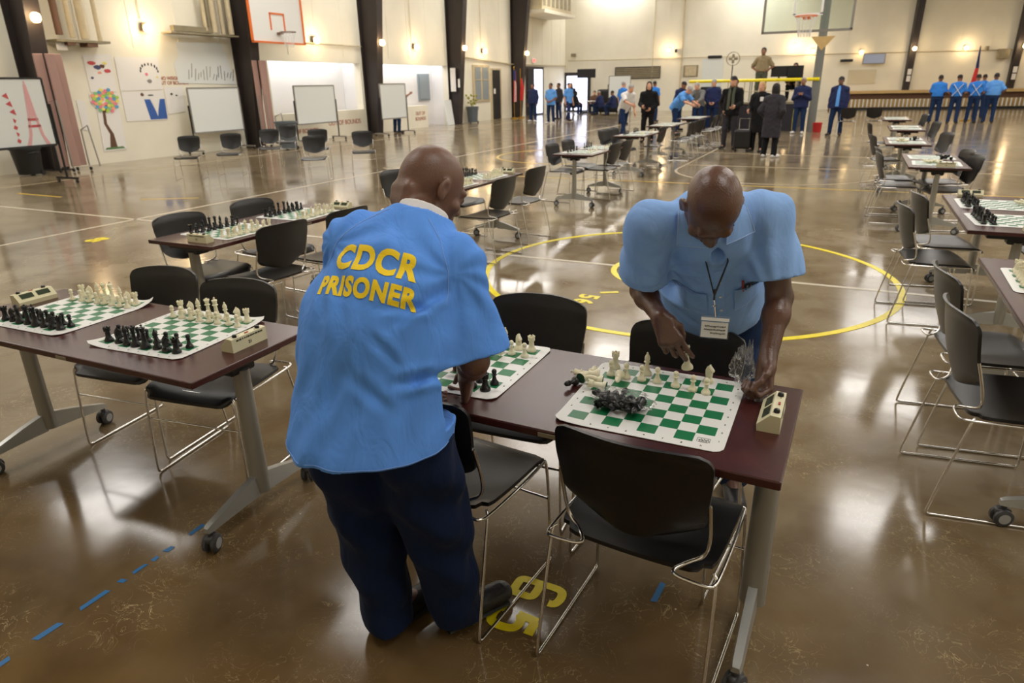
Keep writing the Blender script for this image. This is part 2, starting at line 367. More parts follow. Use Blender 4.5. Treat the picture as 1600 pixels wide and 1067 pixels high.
# ------------------------------------------------------------------ signed distance modelling (smooth skin of bodies and clothes)
class Field:
    def __init__(s, lo, hi, h):
        s.h = h; s.lo = np.floor(np.array(lo)/h)*h; s.n = (np.ceil((np.array(hi)-s.lo)/h)+1).astype(int)
        s.f = np.full(s.n, .2, np.float32)
    def sub(s, lo, hi):
        a = np.maximum(np.floor((lo-s.lo)/s.h).astype(int), 0); b = np.minimum(np.ceil((hi-s.lo)/s.h).astype(int)+1, s.n)
        if np.any(b <= a): return None
        g = [(s.lo[i]+s.h*np.arange(a[i], b[i])).astype(np.float32) for i in range(3)]
        return (slice(a[0], b[0]), slice(a[1], b[1]), slice(a[2], b[2])), g[0][:, None, None], g[1][None, :, None], g[2][None, None, :]
    def comb(s, sl, d, k, neg):
        A = s.f[sl]
        if neg:
            d = -d; hh = np.maximum(k-np.abs(A-d), 0); s.f[sl] = np.maximum(A, d)+(hh*hh/(4*k) if k > 0 else 0)
        else:
            hh = np.maximum(k-np.abs(A-d), 0); s.f[sl] = np.minimum(A, d)-(hh*hh/(4*k) if k > 0 else 0)
    def cone(s, a, b, ra, rb=None, k=.02, flat=None, neg=False, flatend=False):
        a = np.array(a, float); b = np.array(b, float); rb = ra if rb is None else rb
        mg = max(ra, rb)*(1.0 if not flat else max(1, flat[1]))+k+3*s.h
        q = s.sub(np.minimum(a, b)-mg, np.maximum(a, b)+mg)
        if q is None: return s
        sl, X, Y, Z = q; ab = b-a; L2 = ab@ab+1e-12
        px, py, pz = X-a[0], Y-a[1], Z-a[2]
        t0 = (px*ab[0]+py*ab[1]+pz*ab[2])/L2; t = np.clip(t0, 0, 1)
        qx, qy, qz = px-t*ab[0], py-t*ab[1], pz-t*ab[2]
        if flat:
            ax, fac = np.array(flat[0], float), flat[1]; ax /= np.linalg.norm(ax)
            c = qx*ax[0]+qy*ax[1]+qz*ax[2]; g = c*(1/fac-1)
            qx, qy, qz = qx+g*ax[0], qy+g*ax[1], qz+g*ax[2]
        r = ra+(rb-ra)*t
        d = np.sqrt(qx*qx+qy*qy+qz*qz)-r
        if flat: d = d*min(1, fac*.5+.5)
        if flatend:
            L = math.sqrt(L2); d = np.maximum(d, np.maximum((t0-1)*L, -t0*L))
        s.comb(sl, d.astype(np.float32), k, neg); return s
    def ell(s, c, rad, Rm=None, k=.02, neg=False):
        c = np.array(c, float); rad = np.array(rad, float); Rm = np.eye(3) if Rm is None else np.array(Rm, float)
        mg = max(rad)+k+3*s.h
        q = s.sub(c-mg, c+mg)
        if q is None: return s
        sl, X, Y, Z = q; X, Y, Z = X-c[0], Y-c[1], Z-c[2]
        k0 = 0; k1 = 0
        for i in range(3):
            v = X*Rm[0, i]+Y*Rm[1, i]+Z*Rm[2, i]; k0 = k0+(v/rad[i])**2; k1 = k1+(v/rad[i]**2)**2
        k0 = np.sqrt(k0); k1 = np.sqrt(k1)+1e-9
        d = k0*(k0-1)/k1
        s.comb(sl, d.astype(np.float32), k, neg); return s
    def plane_cut(s, p, n, k=.004):
        """keep the side where (x-p).n < 0"""
        q = s.sub(s.lo, s.lo+s.h*s.n); sl, X, Y, Z = q
        d = (X-p[0])*n[0]+(Y-p[1])*n[1]+(Z-p[2])*n[2]
        s.comb(sl, -d.astype(np.float32), k, True); return s
    def disp(s, fn, band=.03):
        q = s.sub(s.lo, s.lo+s.h*s.n); sl, X, Y, Z = q
        m = np.abs(s.f) < band
        I = np.nonzero(m); x = s.lo[0]+s.h*I[0]; y = s.lo[1]+s.h*I[1]; z = s.lo[2]+s.h*I[2]
        s.f[I] += fn(x, y, z).astype(np.float32); return s
    def mesh(s, name, m, off=(0, 0, 0)):
        F = s.f; F[0], F[-1] = .1, .1; F[:, 0], F[:, -1] = .1, .1; F[:, :, 0], F[:, :, -1] = .1, .1
        S = F < 0; nx, ny, nz = F.shape
        cnt = np.zeros((nx-1, ny-1, nz-1), np.int8)
        for i in (0, 1):
            for j in (0, 1):
                for k in (0, 1): cnt += S[i:nx-1+i, j:ny-1+j, k:nz-1+k]
        I = np.argwhere((cnt > 0) & (cnt < 8)); idx = np.full(cnt.shape, -1, np.int64)
        if len(I) == 0: return bpy.data.meshes.new(name)
        idx[I[:, 0], I[:, 1], I[:, 2]] = np.arange(len(I))
        cv = {}
        for i in (0, 1):
            for j in (0, 1):
                for k in (0, 1): cv[i, j, k] = F[I[:, 0]+i, I[:, 1]+j, I[:, 2]+k]
        acc = np.zeros((len(I), 3)); num = np.zeros(len(I))
        for ax in range(3):
            for u in (0, 1):
                for v in (0, 1):
                    a = [0, 0, 0]; o = [q for q in range(3) if q != ax]; a[o[0]] = u; a[o[1]] = v; b = list(a); b[ax] = 1
                    fa, fb = cv[tuple(a)], cv[tuple(b)]; mk = (fa < 0) != (fb < 0)
                    t = np.where(mk, fa/(fa-fb+1e-12), 0)
                    P = np.zeros((len(I), 3)); P[:, o[0]] = u; P[:, o[1]] = v; P[:, ax] = t
                    acc += P*mk[:, None]; num += mk
        vt = (I+acc/num[:, None])*s.h+s.lo-np.array(off)
        quads = []
        for ax in range(3):
            o = [q for q in range(3) if q != ax]
            sh = [nx, ny, nz]; a0 = [slice(None)]*3; a1 = [slice(None)]*3
            a0[ax] = slice(0, sh[ax]-1); a1[ax] = slice(1, sh[ax])
            D = S[tuple(a0)] != S[tuple(a1)]; E_ = np.argwhere(D)
            E_ = E_[(E_[:, o[0]] > 0) & (E_[:, o[1]] > 0) & (E_[:, o[0]] < sh[o[0]]-1) & (E_[:, o[1]] < sh[o[1]]-1)]
            ins = S[E_[:, 0], E_[:, 1], E_[:, 2]]
            c = []
            for du, dv in ((1, 1), (0, 1), (0, 0), (1, 0)):
                G = E_.copy(); G[:, o[0]] -= du; G[:, o[1]] -= dv; c.append(idx[G[:, 0], G[:, 1], G[:, 2]])
            q = np.stack(c, 1)
            fl = ins if ax != 1 else ~ins
            q[~fl] = q[~fl][:, ::-1]
            quads.append(q)
        Q = np.concatenate(quads); Q = Q[(Q >= 0).all(1)]
        me = bpy.data.meshes.new(name); me.vertices.add(len(vt)); me.vertices.foreach_set('co', vt.astype(np.float32).ravel())
        me.loops.add(len(Q)*4); me.loops.foreach_set('vertex_index', Q.astype(np.int32).ravel())
        me.polygons.add(len(Q)); me.polygons.foreach_set('loop_start', np.arange(0, len(Q)*4, 4, dtype=np.int32))
        try: me.polygons.foreach_set('loop_total', np.full(len(Q), 4, np.int32))
        except Exception: pass
        me.polygons.foreach_set('use_smooth', np.ones(len(Q), bool))
        me.materials.append(MT[m] if isinstance(m, str) else m); me.update(); me.validate()
        return me
# ================================================================== THE HALL
XL = -17.0
def BWp(x, z, off=0.0): return Vector((x+.1676*off, 43+.17*(x+17)-.9859*off, z))
BRZ = math.atan(.17)
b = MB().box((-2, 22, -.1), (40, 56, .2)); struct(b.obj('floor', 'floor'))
b = MB().box((-2, 22, 8.6), (40, 58, .2)); struct(b.obj('ceiling', 'ceil'))
b = MB()
def wl(y0, y1, z0, z1, x=XL, th=.3): b.box((x-th/2, (y0+y1)/2, (z0+z1)/2), (th, y1-y0, z1-z0))
wl(-5, 17.4, 0, 8.5); wl(17.4, 22.1, 2.55, 8.5); wl(22.1, 23.5, 0, 8.5); wl(23.5, 28.5, 2.55, 8.5); wl(28.5, 43.3, 0, 8.5)
wl(17.4, 22.1, 0, .92); wl(23.5, 26.6, 0, .92)
for k in range(34):
    y = -4+k*1.4
    b.box((XL+.005, y, 5.6), (.012, .05, 5.7))
struct(b.obj('wall_left', 'wall'))
b = MB()
b.box((-18.05, 23, 1.7), (.3, 11.8, 3.4)); b.box((-17.6, 17.25, 1.7), (.62, .3, 3.4)); b.box((-17.6, 22.8, 1.7), (.62, 1.3, 3.4)); b.box((-17.6, 28.65, 1.7), (.62, .3, 3.4))
b.box((-17.65, 23, 3.3), (.7, 11.8, .2))
struct(b.obj('wall_alcove', 'alcove'))
b = MB(); L_ = 33; mid = BWp(-17+L_/2-.8, 0, -.15)
b.box((mid.x, mid.y, 4.25), (L_*1.0143, .3, 8.5), rz=BRZ)
for k in range(22): p_ = BWp(-16.3+k*1.4, 5.6, .004); b.box(p_, (.05, .012, 5.7), rz=BRZ)
struct(b.obj('wall_back', 'wall'))
struct(MB().box((14.15, 22, 4.25), (.3, 56, 8.5)).obj('wall_right', 'wall'))
struct(MB().box((-1.5, -5.15, 4.25), (32, .3, 8.5)).obj('wall_front', 'wall'))
# tapered steel frame columns along the left wall: flat against the wall, leaning flange to the room
COLY = [9.95, 16.2, 22.4, 28.65, 35.3]
for i, y in enumerate(COLY):
    b = MB()
    def fr(x0, x1, x2, x3, z0, z1, hy):
        v = [(x0, y-hy, z0), (x1, y-hy, z0), (x3, y-hy, z1), (x2, y-hy, z1), (x0, y+hy, z0), (x1, y+hy, z0), (x3, y+hy, z1), (x2, y+hy, z1)]
        b.add(v, [(0, 1, 2, 3), (4, 7, 6, 5), (0, 4, 5, 1), (3, 2, 6, 7), (0, 3, 7, 4), (1, 5, 6, 2)])
    fr(XL, XL+.45, XL, XL+1.25, 0, 8.5, .02)      # web
    fr(XL+.43, XL+.47, XL+1.23, XL+1.28, 0, 8.5, .17)  # inner flange
    fr(XL+.0, XL+.03, XL+.0, XL+.03, 0, 8.5, .17)
    b.box((XL+.25, y, .01), (.55, .4, .02))
    struct(b.obj('trim_1', 'steel_dark'))
for x in (2.35, 7.35):
    b = MB(); a0 = BWp(x, 0, .02); 
    for (dx, hw) in ((0, .16),):
        for z0, z1 in ((1.0, 8.5),):
            v = []
            for z in (z0, z1):
                d0, d1 = (.02, .28+.07*(z-1)) 
                for sx, dd in ((-hw, d0), (hw, d0), (hw, d1), (-hw, d1)):
                    v.append(BWp(x+sx, z, dd))
            b.add(v, [(0, 1, 2, 3), (4, 7, 6, 5), (0, 4, 5, 1), (1, 5, 6, 2), (2, 6, 7, 3), (3, 7, 4, 0)])
    o = struct(b.obj('trim_2', 'steel_dark'))
    for zz in (1.95, 1.6):
        p_ = BWp(x+.0, zz, .42); MB().box((p_.x, p_.y, zz), (.2, .012, .3), rz=BRZ).obj('notice_sheet', 'paper', o)
# baseboards / pipes along the walls
b = MB(); b.tube([(XL+.08, 28.9, 3.0), (XL+.08, 35, 2.72), (XL+.08, 42.9, 2.75)], .035); struct(b.obj('trim_3', 'pipe'))
b = MB(); b.tube([BWp(-16.8, 3.05, .06), BWp(-2.5, 3.0, .06), BWp(9, 2.95, .06)], .022); struct(b.obj('trim_3', 'pipe'))
b = MB(); b.tube([(XL+.06, 17.3, 3.15), (XL+.06, 22.2, 3.12)], .02); struct(b.obj('trim_3', 'pipe'))
for y in (18.1, 25.6, 31.7, 13.1): struct(MB().tube([(XL+.04, y, 3.45), (XL+.04, y, 8.4)], .012, 6).obj('trim_4', 'pipe'))
struct(MB().tube([BWp(-11.6, 0, .05), BWp(-11.6, 8.4, .05)], .02, 6).obj('trim_4', 'pipe'))
struct(MB().tube([BWp(-9.9, 0, .05), BWp(-9.9, 8.4, .05)], .04, 6).obj('trim_4', 'pipe'))
# big pipes high on the left wall
def pipe(pts, r, m='pipe', label='', nm='wall_pipe', g=None):
    return tag(MB().tube(pts, r, 12).obj(nm, m, smooth=60), label, 'pipe', g)
for i, (y, z0, r) in enumerate(((10.75, 2.95, .075), (11.05, 2.9, .06), (11.35, 2.88, .09), (11.72, 2.85, .05))):
    pipe([(XL+.28, y, z0), (XL+.28, y, 8.3)], r, 'pipe' if i != 0 else 'pipe_rust', 'vertical pipe on the left wall above the pink partition, number %s from the left' % ['one', 'two', 'three', 'four'][i])
for i, (y, z0, r) in enumerate(((14.95, 3.25, .05), (15.25, 3.22, .09), (15.55, 3.2, .06), (15.85, 3.2, .08))):
    pipe([(XL+.28, y, z0), (XL+.28, y, 8.3)], r, 'pipe', 'vertical cream pipe above the large sketched paper, number %s from the left' % ['one', 'two', 'three', 'four'][i])
t = thing('pipe_rack', 'long horizontal shelf bracket below the cream pipes on left wall', 'bracket', (XL, 14.8, 3.15))
MB().box((.25, 0, 0), (.4, 2.3, .04)).obj('shelf', 'bracket', t)
MB().box((.25, -.3, .12), (.14, 1.3, .14)).tube([(.25, .3, .1), (.25, .3, 1.0)], .06).obj('duct', 'bracket', t)
t = thing('pipe_rack', 'short shelf bracket below the pipes above the pink partition', 'bracket', (XL, 11.2, 2.82))
MB().box((.25, 0, 0), (.4, 1.3, .05)).obj('shelf', 'bracket', t)
MB().box((.28, .2, -.06), (.3, .25, .1)).box((.28, -.3, -.05), (.3, .2, .08)).obj('clamp', 'pipe_rust', t)

# windows and doors of the left wall
t = MB().box((XL+.02, 31.65, 1.78), (.05, 1.75, 1.7)).obj('window_1', 'pipe'); struct(t)
for k, (y0, y1) in enumerate(((31.0, 31.55), (31.75, 32.35))):
    MB().box((XL+.05, (y0+y1)/2, 1.78), (.02, y1-y0, 1.5)).obj('pane', 'greywin', t)
    MB().box((XL+.065, (y0+y1)/2, 1.95), (.02, y1-y0, .04)).obj('window_bar', 'pipe', t)
t = struct(MB().box((XL+.02, 33.25, 1.25), (.05, 1.15, 2.5)).obj('door_1', 'pipe'))
MB().box((XL+.05, 33.25, 1.22), (.02, .85, 2.4)).obj('door_panel', 'dark', t)
MB().box((XL+.07, 33.0, 1.4), (.02, .18, .25)).obj('door_notice', 'paper', t)
t = struct(MB().box((XL+.03, 38.2, 1.32), (.06, 2.5, 2.65)).obj('door_2', 'steel_dark'))
MB().box((XL+.07, 37.55, 1.28), (.03, .9, 2.5)).obj('door_panel', 'dark', t)
MB().box((XL+.07, 38.6, 1.3), (.03, 1.15, 2.4)).obj('door_glass', 'winglass', t)
t = thing('exit_sign', 'red lit exit sign above the left wall exit doors', 'sign', (XL+.06, 38.0, 2.95), R(90))
MB().box((0, 0, 0), (.42, .06, .24), bev=.01).obj('sign_box', 'white', t)
text('lettering', 'EXIT', .2, 'exit', t, TM((0, -.034, 0), (R(90), 0, 0)), bold=.004)
t = struct(MB().box((-17.87, 27.75, 1.66), (.06, .92, 1.14)).obj('window_2', 'greywin'))
MB().box((-17.83, 27.75, 1.66), (.03, .78, .98)).obj('pane', 'greywin', t)
# back wall doorway with daylight and shutters
def bw_box(nm, x0, x1, z0, z1, off, th, m, parent=None):
    p_ = BWp((x0+x1)/2, (z0+z1)/2, off); return MB().box(p_, ((x1-x0)*1.0143, th, z1-z0), rz=BRZ).obj(nm, m, parent)
t = struct(bw_box('door_3', -17.0, -15.35, 0, 2.35, .04, .08, 'steel_dark'))
bw_box('door_glass', -16.85, -15.55, .1, 2.15, .1, .03, 'winglass', t)
t = struct(bw_box('window_3', -13.85, -11.1, 1.9, 2.6, .03, .06, 'steel_dark'))
for k in range(6): bw_box('shutter_slat', -13.8, -11.15, 1.96+k*.1, 2.03+k*.1, .07, .03, 'bracket', t)
t = struct(bw_box('window_4', -9.75, -8.9, 1.95, 2.6, .03, .06, 'bracket'))
bw_box('pane', -9.65, -9.0, 2.0, 2.55, .07, .02, 'pipe', t)

# lamps on the walls
def lampmesh(t):
    MB().box((0, 0, .02), (.16, .1, .2), bev=.02).obj('housing', 'lampbase', t)
    MB().lathe([(0, -.12), (.06, -.11), (.095, -.06), (.1, 0), (.085, .05), (.04, .08), (0, .085)], (0, -.13, 0), 16).obj('lamp_glass', 'lampglow', t, smooth=60)
lamps = [((XL+.72, 9.95, 3.24), 90, 'warm wall lamp on the leftmost steel column'), ((XL+.08, 13.14, 3.24), 90, 'warm wall lamp above the paper drawings'),
         ((XL+.08, 19.6, 3.24), 90, 'warm wall lamp just right of the orange backboard'), ((XL+.75, 22.4, 3.25), 90, 'warm lamp on the column between the two alcoves'),
         ((XL+.08, 25.75, 3.25), 90, 'warm wall lamp above the second alcove'), ((XL+.75, 28.6, 3.28), 90, 'warm lamp on the column left of the grey windows'),
         ((XL+.08, 31.8, 3.27), 90, 'warm wall lamp above the tall grey windows'), ((XL+.75, 35.3, 3.26), 90, 'warm lamp on the column left of the exit doors')]
for x, z, off, nm in ((-10.68, 3.49, .08, 'warm wall lamp on the back wall left of the stage'), (-3.66, 3.48, .08, 'warm wall lamp behind the glass backboard'), (-2.67, 3.18, .08, 'warm lamp on the back wall beside the grey padded pole'),
                      (-.17, 3.05, .08, 'small lamp on back wall above the television'), (2.36, 3.15, .48, 'warm lamp on the back wall left steel column'), (4.92, 3.12, .08, 'warm back wall lamp above the men in blue shirts'), (7.5, 3.12, .48, 'warm lamp on the back wall column at right edge')):
    lamps.append((BWp(x, z, off), math.degrees(BRZ), nm))
l0 = thing('wall_lamp', lamps[0][2], 'lamp', lamps[0][0], R(lamps[0][1])); lampmesh(l0); kt = tree(l0)
for p_, rz, nm in lamps[1:]: dup(l0, p_, R(rz), nm, km=kt)
for p_, rz, nm in lamps:
    if nm.startswith('small'): continue
    L = bpy.data.lights.new('wall_lamp_light', 'POINT'); L.energy = 13; L.color = (1, .72, .42); L.shadow_soft_size = .1
    lo = bpy.data.objects.new('wall_lamp_light', L); C.objects.link(lo); d = Vector((math.sin(R(rz)), -math.cos(R(rz)), 0)); lo.location = Vector(p_)+d*.38
# high bay fixtures
f0 = thing('ceiling_light', 'rectangular high bay light hanging over the hall floor', 'ceiling light', (LIGHT_POS[0][0], LIGHT_POS[0][1], 7.5), 0, 'high bay lights over the hall')
MB().box((0, 0, .06), (3.7, 1.9, .14), bev=.02).obj('housing', 'white', f0); MB().box((0, 0, -.03), (3.6, 1.8, .03)).obj('diffuser', 'bay', f0)
MB().tube([(.6, 0, .1), (.6, 0, 1.0)], .01, 6).tube([(-.6, 0, .1), (-.6, 0, 1.0)], .01, 6).obj('hanger', 'chrome', f0)
kt = tree(f0)
for x, y in LIGHT_POS[1:]:
    if y > 41 and x > -5: continue
    dup(f0, (x, y, 7.5), 0, f0['label'], f0['group'], kt)

# ------------------------------------------------------------------ floor markings (paint, 2 mm)
def stripe(pts, wd, m, label, closed=False, z=.002, nm='floor_line'):
    pts = [Vector((p[0], p[1])) for p in pts]; n = len(pts); v = []; f = []
    for i, p in enumerate(pts):
        a = pts[(i-1) % n] if closed or i > 0 else p; c_ = pts[(i+1) % n] if closed or i < n-1 else p
        t = (c_-a).normalized(); nr = Vector((-t.y, t.x))
        for s_, zz in ((1, 0), (1, z), (-1, z), (-1, 0)): q = p+nr*wd/2*s_; v.append((q.x, q.y, zz-.0))
    m_ = n if closed else n-1
    for i in range(m_):
        a, c_ = i*4, ((i+1) % n)*4
        for k in range(3): f.append((a+k, c_+k, c_+k+1, a+k+1))
    return tag(MB().add(v, f).obj(nm, m), label, 'floor marking')
def arc(cx, cy, r, a0, a1, n=64, ): return [(cx+r*math.cos(R(a0+(a1-a0)*i/n)), cy+r*math.sin(R(a0+(a1-a0)*i/n))) for i in range(n+1)]
CX, CY = -1.27, 6.2
stripe([(XL+.2, CY), (11, CY)], .05, 'white_line', 'white half court line across the hall floor')
stripe(arc(CX, CY, 1.83, 0, 360, 120)[:-1], .055, 'yellow', 'large yellow painted centre circle', True, .003)
stripe(arc(CX, CY, .62, 0, 360, 60)[:-1], .055, 'yellow', 'small yellow painted circle inside the centre circle', True, .003)
stripe([(-8.93, -3), (-8.93, 35)], .05, 'white_line', 'white sideline running along the left side of the court')
stripe([(-14.6, -3), (-14.6, 40)], .05, 'line_dim', 'faded line on the floor near the left wall')
stripe([(-13.5, 7.22), (-12.2, 7.2)], .06, 'yellowd', 'short worn yellow dash near the rolling whiteboard')
stripe([(-10.55, 7.5), (-9.7, 7.95)], .06, 'yellowd', 'short worn yellow dash left of the court corner')
stripe([(-3.13, 19.0), (-3.12, 14.6)]+[(-1.25+1.88*math.cos(R(a)), 14.3-1.88*math.sin(R(a))) for a in range(0, 181, 10)][::-1]+[(.6, 14.4), (.6, 19.0)], .05, 'line_dim', 'white key outline with rounded end at the far half of court', z=.0026)
stripe([(-3.1, 15.0), (3, 15.0)], .05, 'line_dim', 'thin pale line across the far key', z=.0022)
stripe([(-8.7, 12.15), (9, 12.15)], .05, 'yellowd', 'yellow volleyball line across the far floor', z=.0023)
stripe([(-8, 18.3), (9, 16.6)], .05, 'line_dim', 'pale line across the floor behind the far people', z=.0024)
stripe(arc(-6.2, 16.2, 1.85, 60, 300, 50), .055, 'yellowd', 'yellow arc on the floor left of the middle tables', z=.003)
stripe(arc(-8.2, 14.5, 2.2, -120, 20, 30), .045, 'line_dim', 'pale arc crossing the yellow arc left of the middle tables', z=.0025)
# numbers painted on the floor
def fnum(txt, x, y, size, rz, label, m='yellow', bold=.012):
    me = text_mesh(txt, size, .0012, bold); me.materials.clear(); me.materials.append(MT[m]); o = link('floor_number', me, None, (x, y, .0016), rz)
    return tag(o, label, 'floor marking')
def ribbon_num(strokes, wd, x, y, rz, sc_, label):
    b = MB(); Rm = Matrix.Rotation(rz, 2)
    for j, st in enumerate(strokes):
        P_ = [Vector(p) for p in st]
        for _ in range(3):
            if st[0] == st[-1]: q = []; P0 = P_[:-1]; P_ = [c_ for a, b_ in zip(P0, P0[1:]+P0[:1]) for c_ in (a*.75+b_*.25, a*.25+b_*.75)]; P_.append(P_[0])
            elif j < 90: P_ = [P_[0]]+[c_ for a, b_ in zip(P_[:-1], P_[1:]) for c_ in (a*.75+b_*.25, a*.25+b_*.75)]+[P_[-1]]
        v = []; f = []; n = len(P_)
        for i, p in enumerate(P_):
            cl = st[0] == st[-1]
            t = (P_[(i+1) % (n-1)] if cl else P_[min(i+1, n-1)])-(P_[(i-1) % (n-1)] if cl else P_[max(i-1, 0)]); t.normalize(); nr = Vector((-t.y, t.x))*wd/2
            for s_ in (1, -1): q = Rm @ ((p+nr*s_)*sc_); v.append((x+q.x, y+q.y, .0018+.0002*j))
        for i in range(n-1): f.append((2*i, 2*i+2, 2*i+3, 2*i+1))
        b.add(v, f)
    return tag(b.obj('floor_number', 'yellow'), label, 'floor marking')
SIX = [[(-.036, -.036), (-.036, -.002), (0, .002), (.036, -.002), (.036, -.036), (.036, -.072), (0, -.074), (-.036, -.072), (-.036, -.036)], [(-.035, -.04), (-.037, .03), (-.034, .080), (.004, .088), (.036, .078), (.037, .056)]]
FIVE = [[(.036, .066), (-.024, .066)], [(-.024, .074), (-.030, .002)], [(-.030, .010), (-.01, .024), (.030, .020), (.040, -.02), (.034, -.064), (0, -.074), (-.034, -.064), (-.036, -.038)]]
ribbon_num(SIX, .030, -.775, 1.735, -PI/2, 1.06, 'yellow painted number 6 on the floor under the front chair')
ribbon_num(FIVE, .031, -.79, 1.575, -PI/2, 1.06, 'yellow painted number 5 on the floor beside the front chair leg')
fnum('5', -1.80, 5.12, .23, -PI/2, 'yellow number 5 painted inside the centre circle, farther digit of its pair', bold=.008)
fnum('6', -1.80, 4.98, .23, -PI/2, 'yellow number 6 painted inside the centre circle, nearer digit of its pair', bold=.008)
fnum('1', -1.68, 5.3, .2, -PI/2+.5, 'yellow painted stroke beside the small circle', bold=.01)
fnum('85', -8.12, 5.08, .25, -PI/2, 'yellow painted number on the floor left of the tables', 'yellow')
# blue tape remnants in a broken line
segs = [(.62, .76), (.84, .93), (1.0, 1.1), (1.14, 1.165), (1.2, 1.255), (1.275, 1.30), (1.33, 1.37), (1.45, 1.52), (1.6, 1.68), (1.7, 1.82), (1.84, 1.93), (2.35, 2.45), (2.6, 2.66)]
for i, (a, c_) in enumerate(segs):
    wob = [random.uniform(-.004, .004) for _ in range(4)]
    o = MB().add([(-2.186+wob[0], a, .0015), (-2.164+wob[1], a+random.uniform(-.01, .01), .0015), (-2.164+wob[2], c_, .0015), (-2.186+wob[3], c_+random.uniform(-.01, .01), .0015)], [(0, 1, 2, 3)]).obj('floor_tape', 'blue_tape')
    tag(o, 'remnant of a broken blue tape line on the floor left of the standing man', 'tape', 'blue tape remnants in a line')
o = MB().add([(-.4, 1.85, .0015), (-.378, 1.855, .0015), (-.372, 1.955, .0015), (-.392, 1.96, .0015)], [(0, 1, 2, 3)]).obj('floor_tape', 'blue_tape'); tag(o, 'single blue tape scrap on the floor under the front chair', 'tape')

# ================================================================== FURNITURE PROTOTYPES
def make_chair(label, loc, rz, group=None):
    t = thing('stacking_chair', label, 'chair', loc, rz, group)
    # seat: dished shell with a waterfall front
    nx, ny = 16, 14; v = []; f = []
    def sp(u, w, th):
        x = (u-.5)*2; y = w*2-1
        hw = .235-.012*max(0, -y)**2
        e = (abs(x)**5*.5)
        Y = -.2+.41*w; X = x*hw
        if abs(x) > .75 and abs(y) > .75:
            q = ((abs(x)-.75)/.25)**2*((abs(y)-.75)/.25)**2; X *= 1-.10*q; Y -= math.copysign(.03*q, y)
        z = .448-.016*(1-x*x)*(1-(y+.2)**2*.6)-.03*max(0, y-.55)**2/.2+.004*e
        return (X, Y, z-th)
    for th in (0, .014):
        for j in range(ny+1):
            for i in range(nx+1): v.append(sp(i/nx, j/ny, th))
    W = nx+1; K = W*(ny+1)
    for j in range(ny):
        for i in range(nx):
            a = j*W+i; f.append((a, a+1, a+W+1, a+W)); f.append((K+a, K+a+W, K+a+W+1, K+a+1))
    for i in range(nx): f.append((i, K+i, K+i+1, i+1)); a = ny*W+i; f.append((a, a+1, K+a+1, K+a))
    for j in range(ny): a = j*W; f.append((a, a+W, K+a+W, K+a)); a = j*W+nx; f.append((a, K+a, K+a+W, a+W))
    MB().add(v, f).obj('seat', 'plastic', t, smooth=50)
    # backrest: curved shell, wide rounded top corners
    nx, nz = 18, 30; v = []; f = []
    def bp_(u, w, th):
        x = (u-.5)*2; z = .505+.325*w
        hw = .192+.024*min(1, w*1.4)
        # rounded corners
        c_ = .15
        if w > 1-c_: q = (w-(1-c_))/c_; hw -= .036*(1-math.sqrt(max(0, 1-q*q)))
        if w < .3: q = (.3-w)/.3; hw -= .085*(1-math.sqrt(max(0, 1-q*q*.96)))
        X = x*hw; Z = z
        Z += -.012*(abs(x)**3)*w+(.03*(abs(x)**2) if w < .3 else 0)*(1-w/.3 if w < .3 else 0)
        Y = -.205-.075*w+.045*x*x-.012*math.sin(w*PI)
        if w > .85: Y -= .016*((w-.85)/.15)**2
        return (X, Y-th, Z)
    for th in (0, .012):
        for j in range(nz+1):
            for i in range(nx+1): v.append(bp_(i/nx, j/nz, th))
    W = nx+1; K = W*(nz+1)
    for j in range(nz):
        for i in range(nx):
            a = j*W+i; f.append((a, a+W, a+W+1, a+1)); f.append((K+a, K+a+1, K+a+W+1, K+a+W))
    for i in range(nx): f.append((i, i+1, K+i+1, K+i)); a = nz*W+i; f.append((a, K+a, K+a+1, a+1))
    for j in range(nz): a = j*W; f.append((a, K+a, K+a+W, a+W)); a = j*W+nx; f.append((a, a+W, K+a+W, K+a))
    MB().add(v, f).obj('backrest', 'plastic', t, smooth=50)
    r = .0056
    def sm(p, n=3):
        p = [Vector(q) for q in p]
        for _ in range(n):
            q = [p[0]]
            for a, c_ in zip(p[:-1], p[1:]): q += [a*.78+c_*.22, a*.22+c_*.78]
            q.append(p[-1]); p = q
        return p
    for s_ in (-1, 1):
        # sled side: rear leg, floor runner, front leg in one bent rod
        MB().tube(sm([(s_*.232, -.19, .440), (s_*.243, -.20, .435), (s_*.252, -.29, .02), (s_*.252, -.282, .0065), (s_*.252, -.25, .0062), (s_*.252, .15, .0062), (s_*.252, .185, .0075), (s_*.252, .19, .03), (s_*.243, .175, .428), (s_*.225, .165, .432)]), r, 8).obj('leg', 'chrome', t, smooth=60)
        # rod that climbs from the seat side to the backrest
        MB().tube(sm([(s_*.240, .16, .432), (s_*.247, .0, .430), (s_*.248, -.18, .433), (s_*.244, -.238, .436), (s_*.21, -.246, .438), (s_*.145, -.243, .440), (s_*.128, -.228, .443), (s_*.16, -.190, .452), (s_*.195, -.172, .468), (s_*.208, -.172, .50), (s_*.212, -.185, .56), (s_*.210, -.215, .66)]), r, 8).obj('back_rod', 'chrome', t, smooth=60)
    MB().tube([(-.25, .17, .28), (.25, .17, .28)], .0045, 8).obj('crossbar', 'chrome', t, smooth=60)
    MB().tube([(-.244, .15, .431), (.244, .15, .431)], r, 8).obj('crossbar', 'chrome', t, smooth=60)
    return t
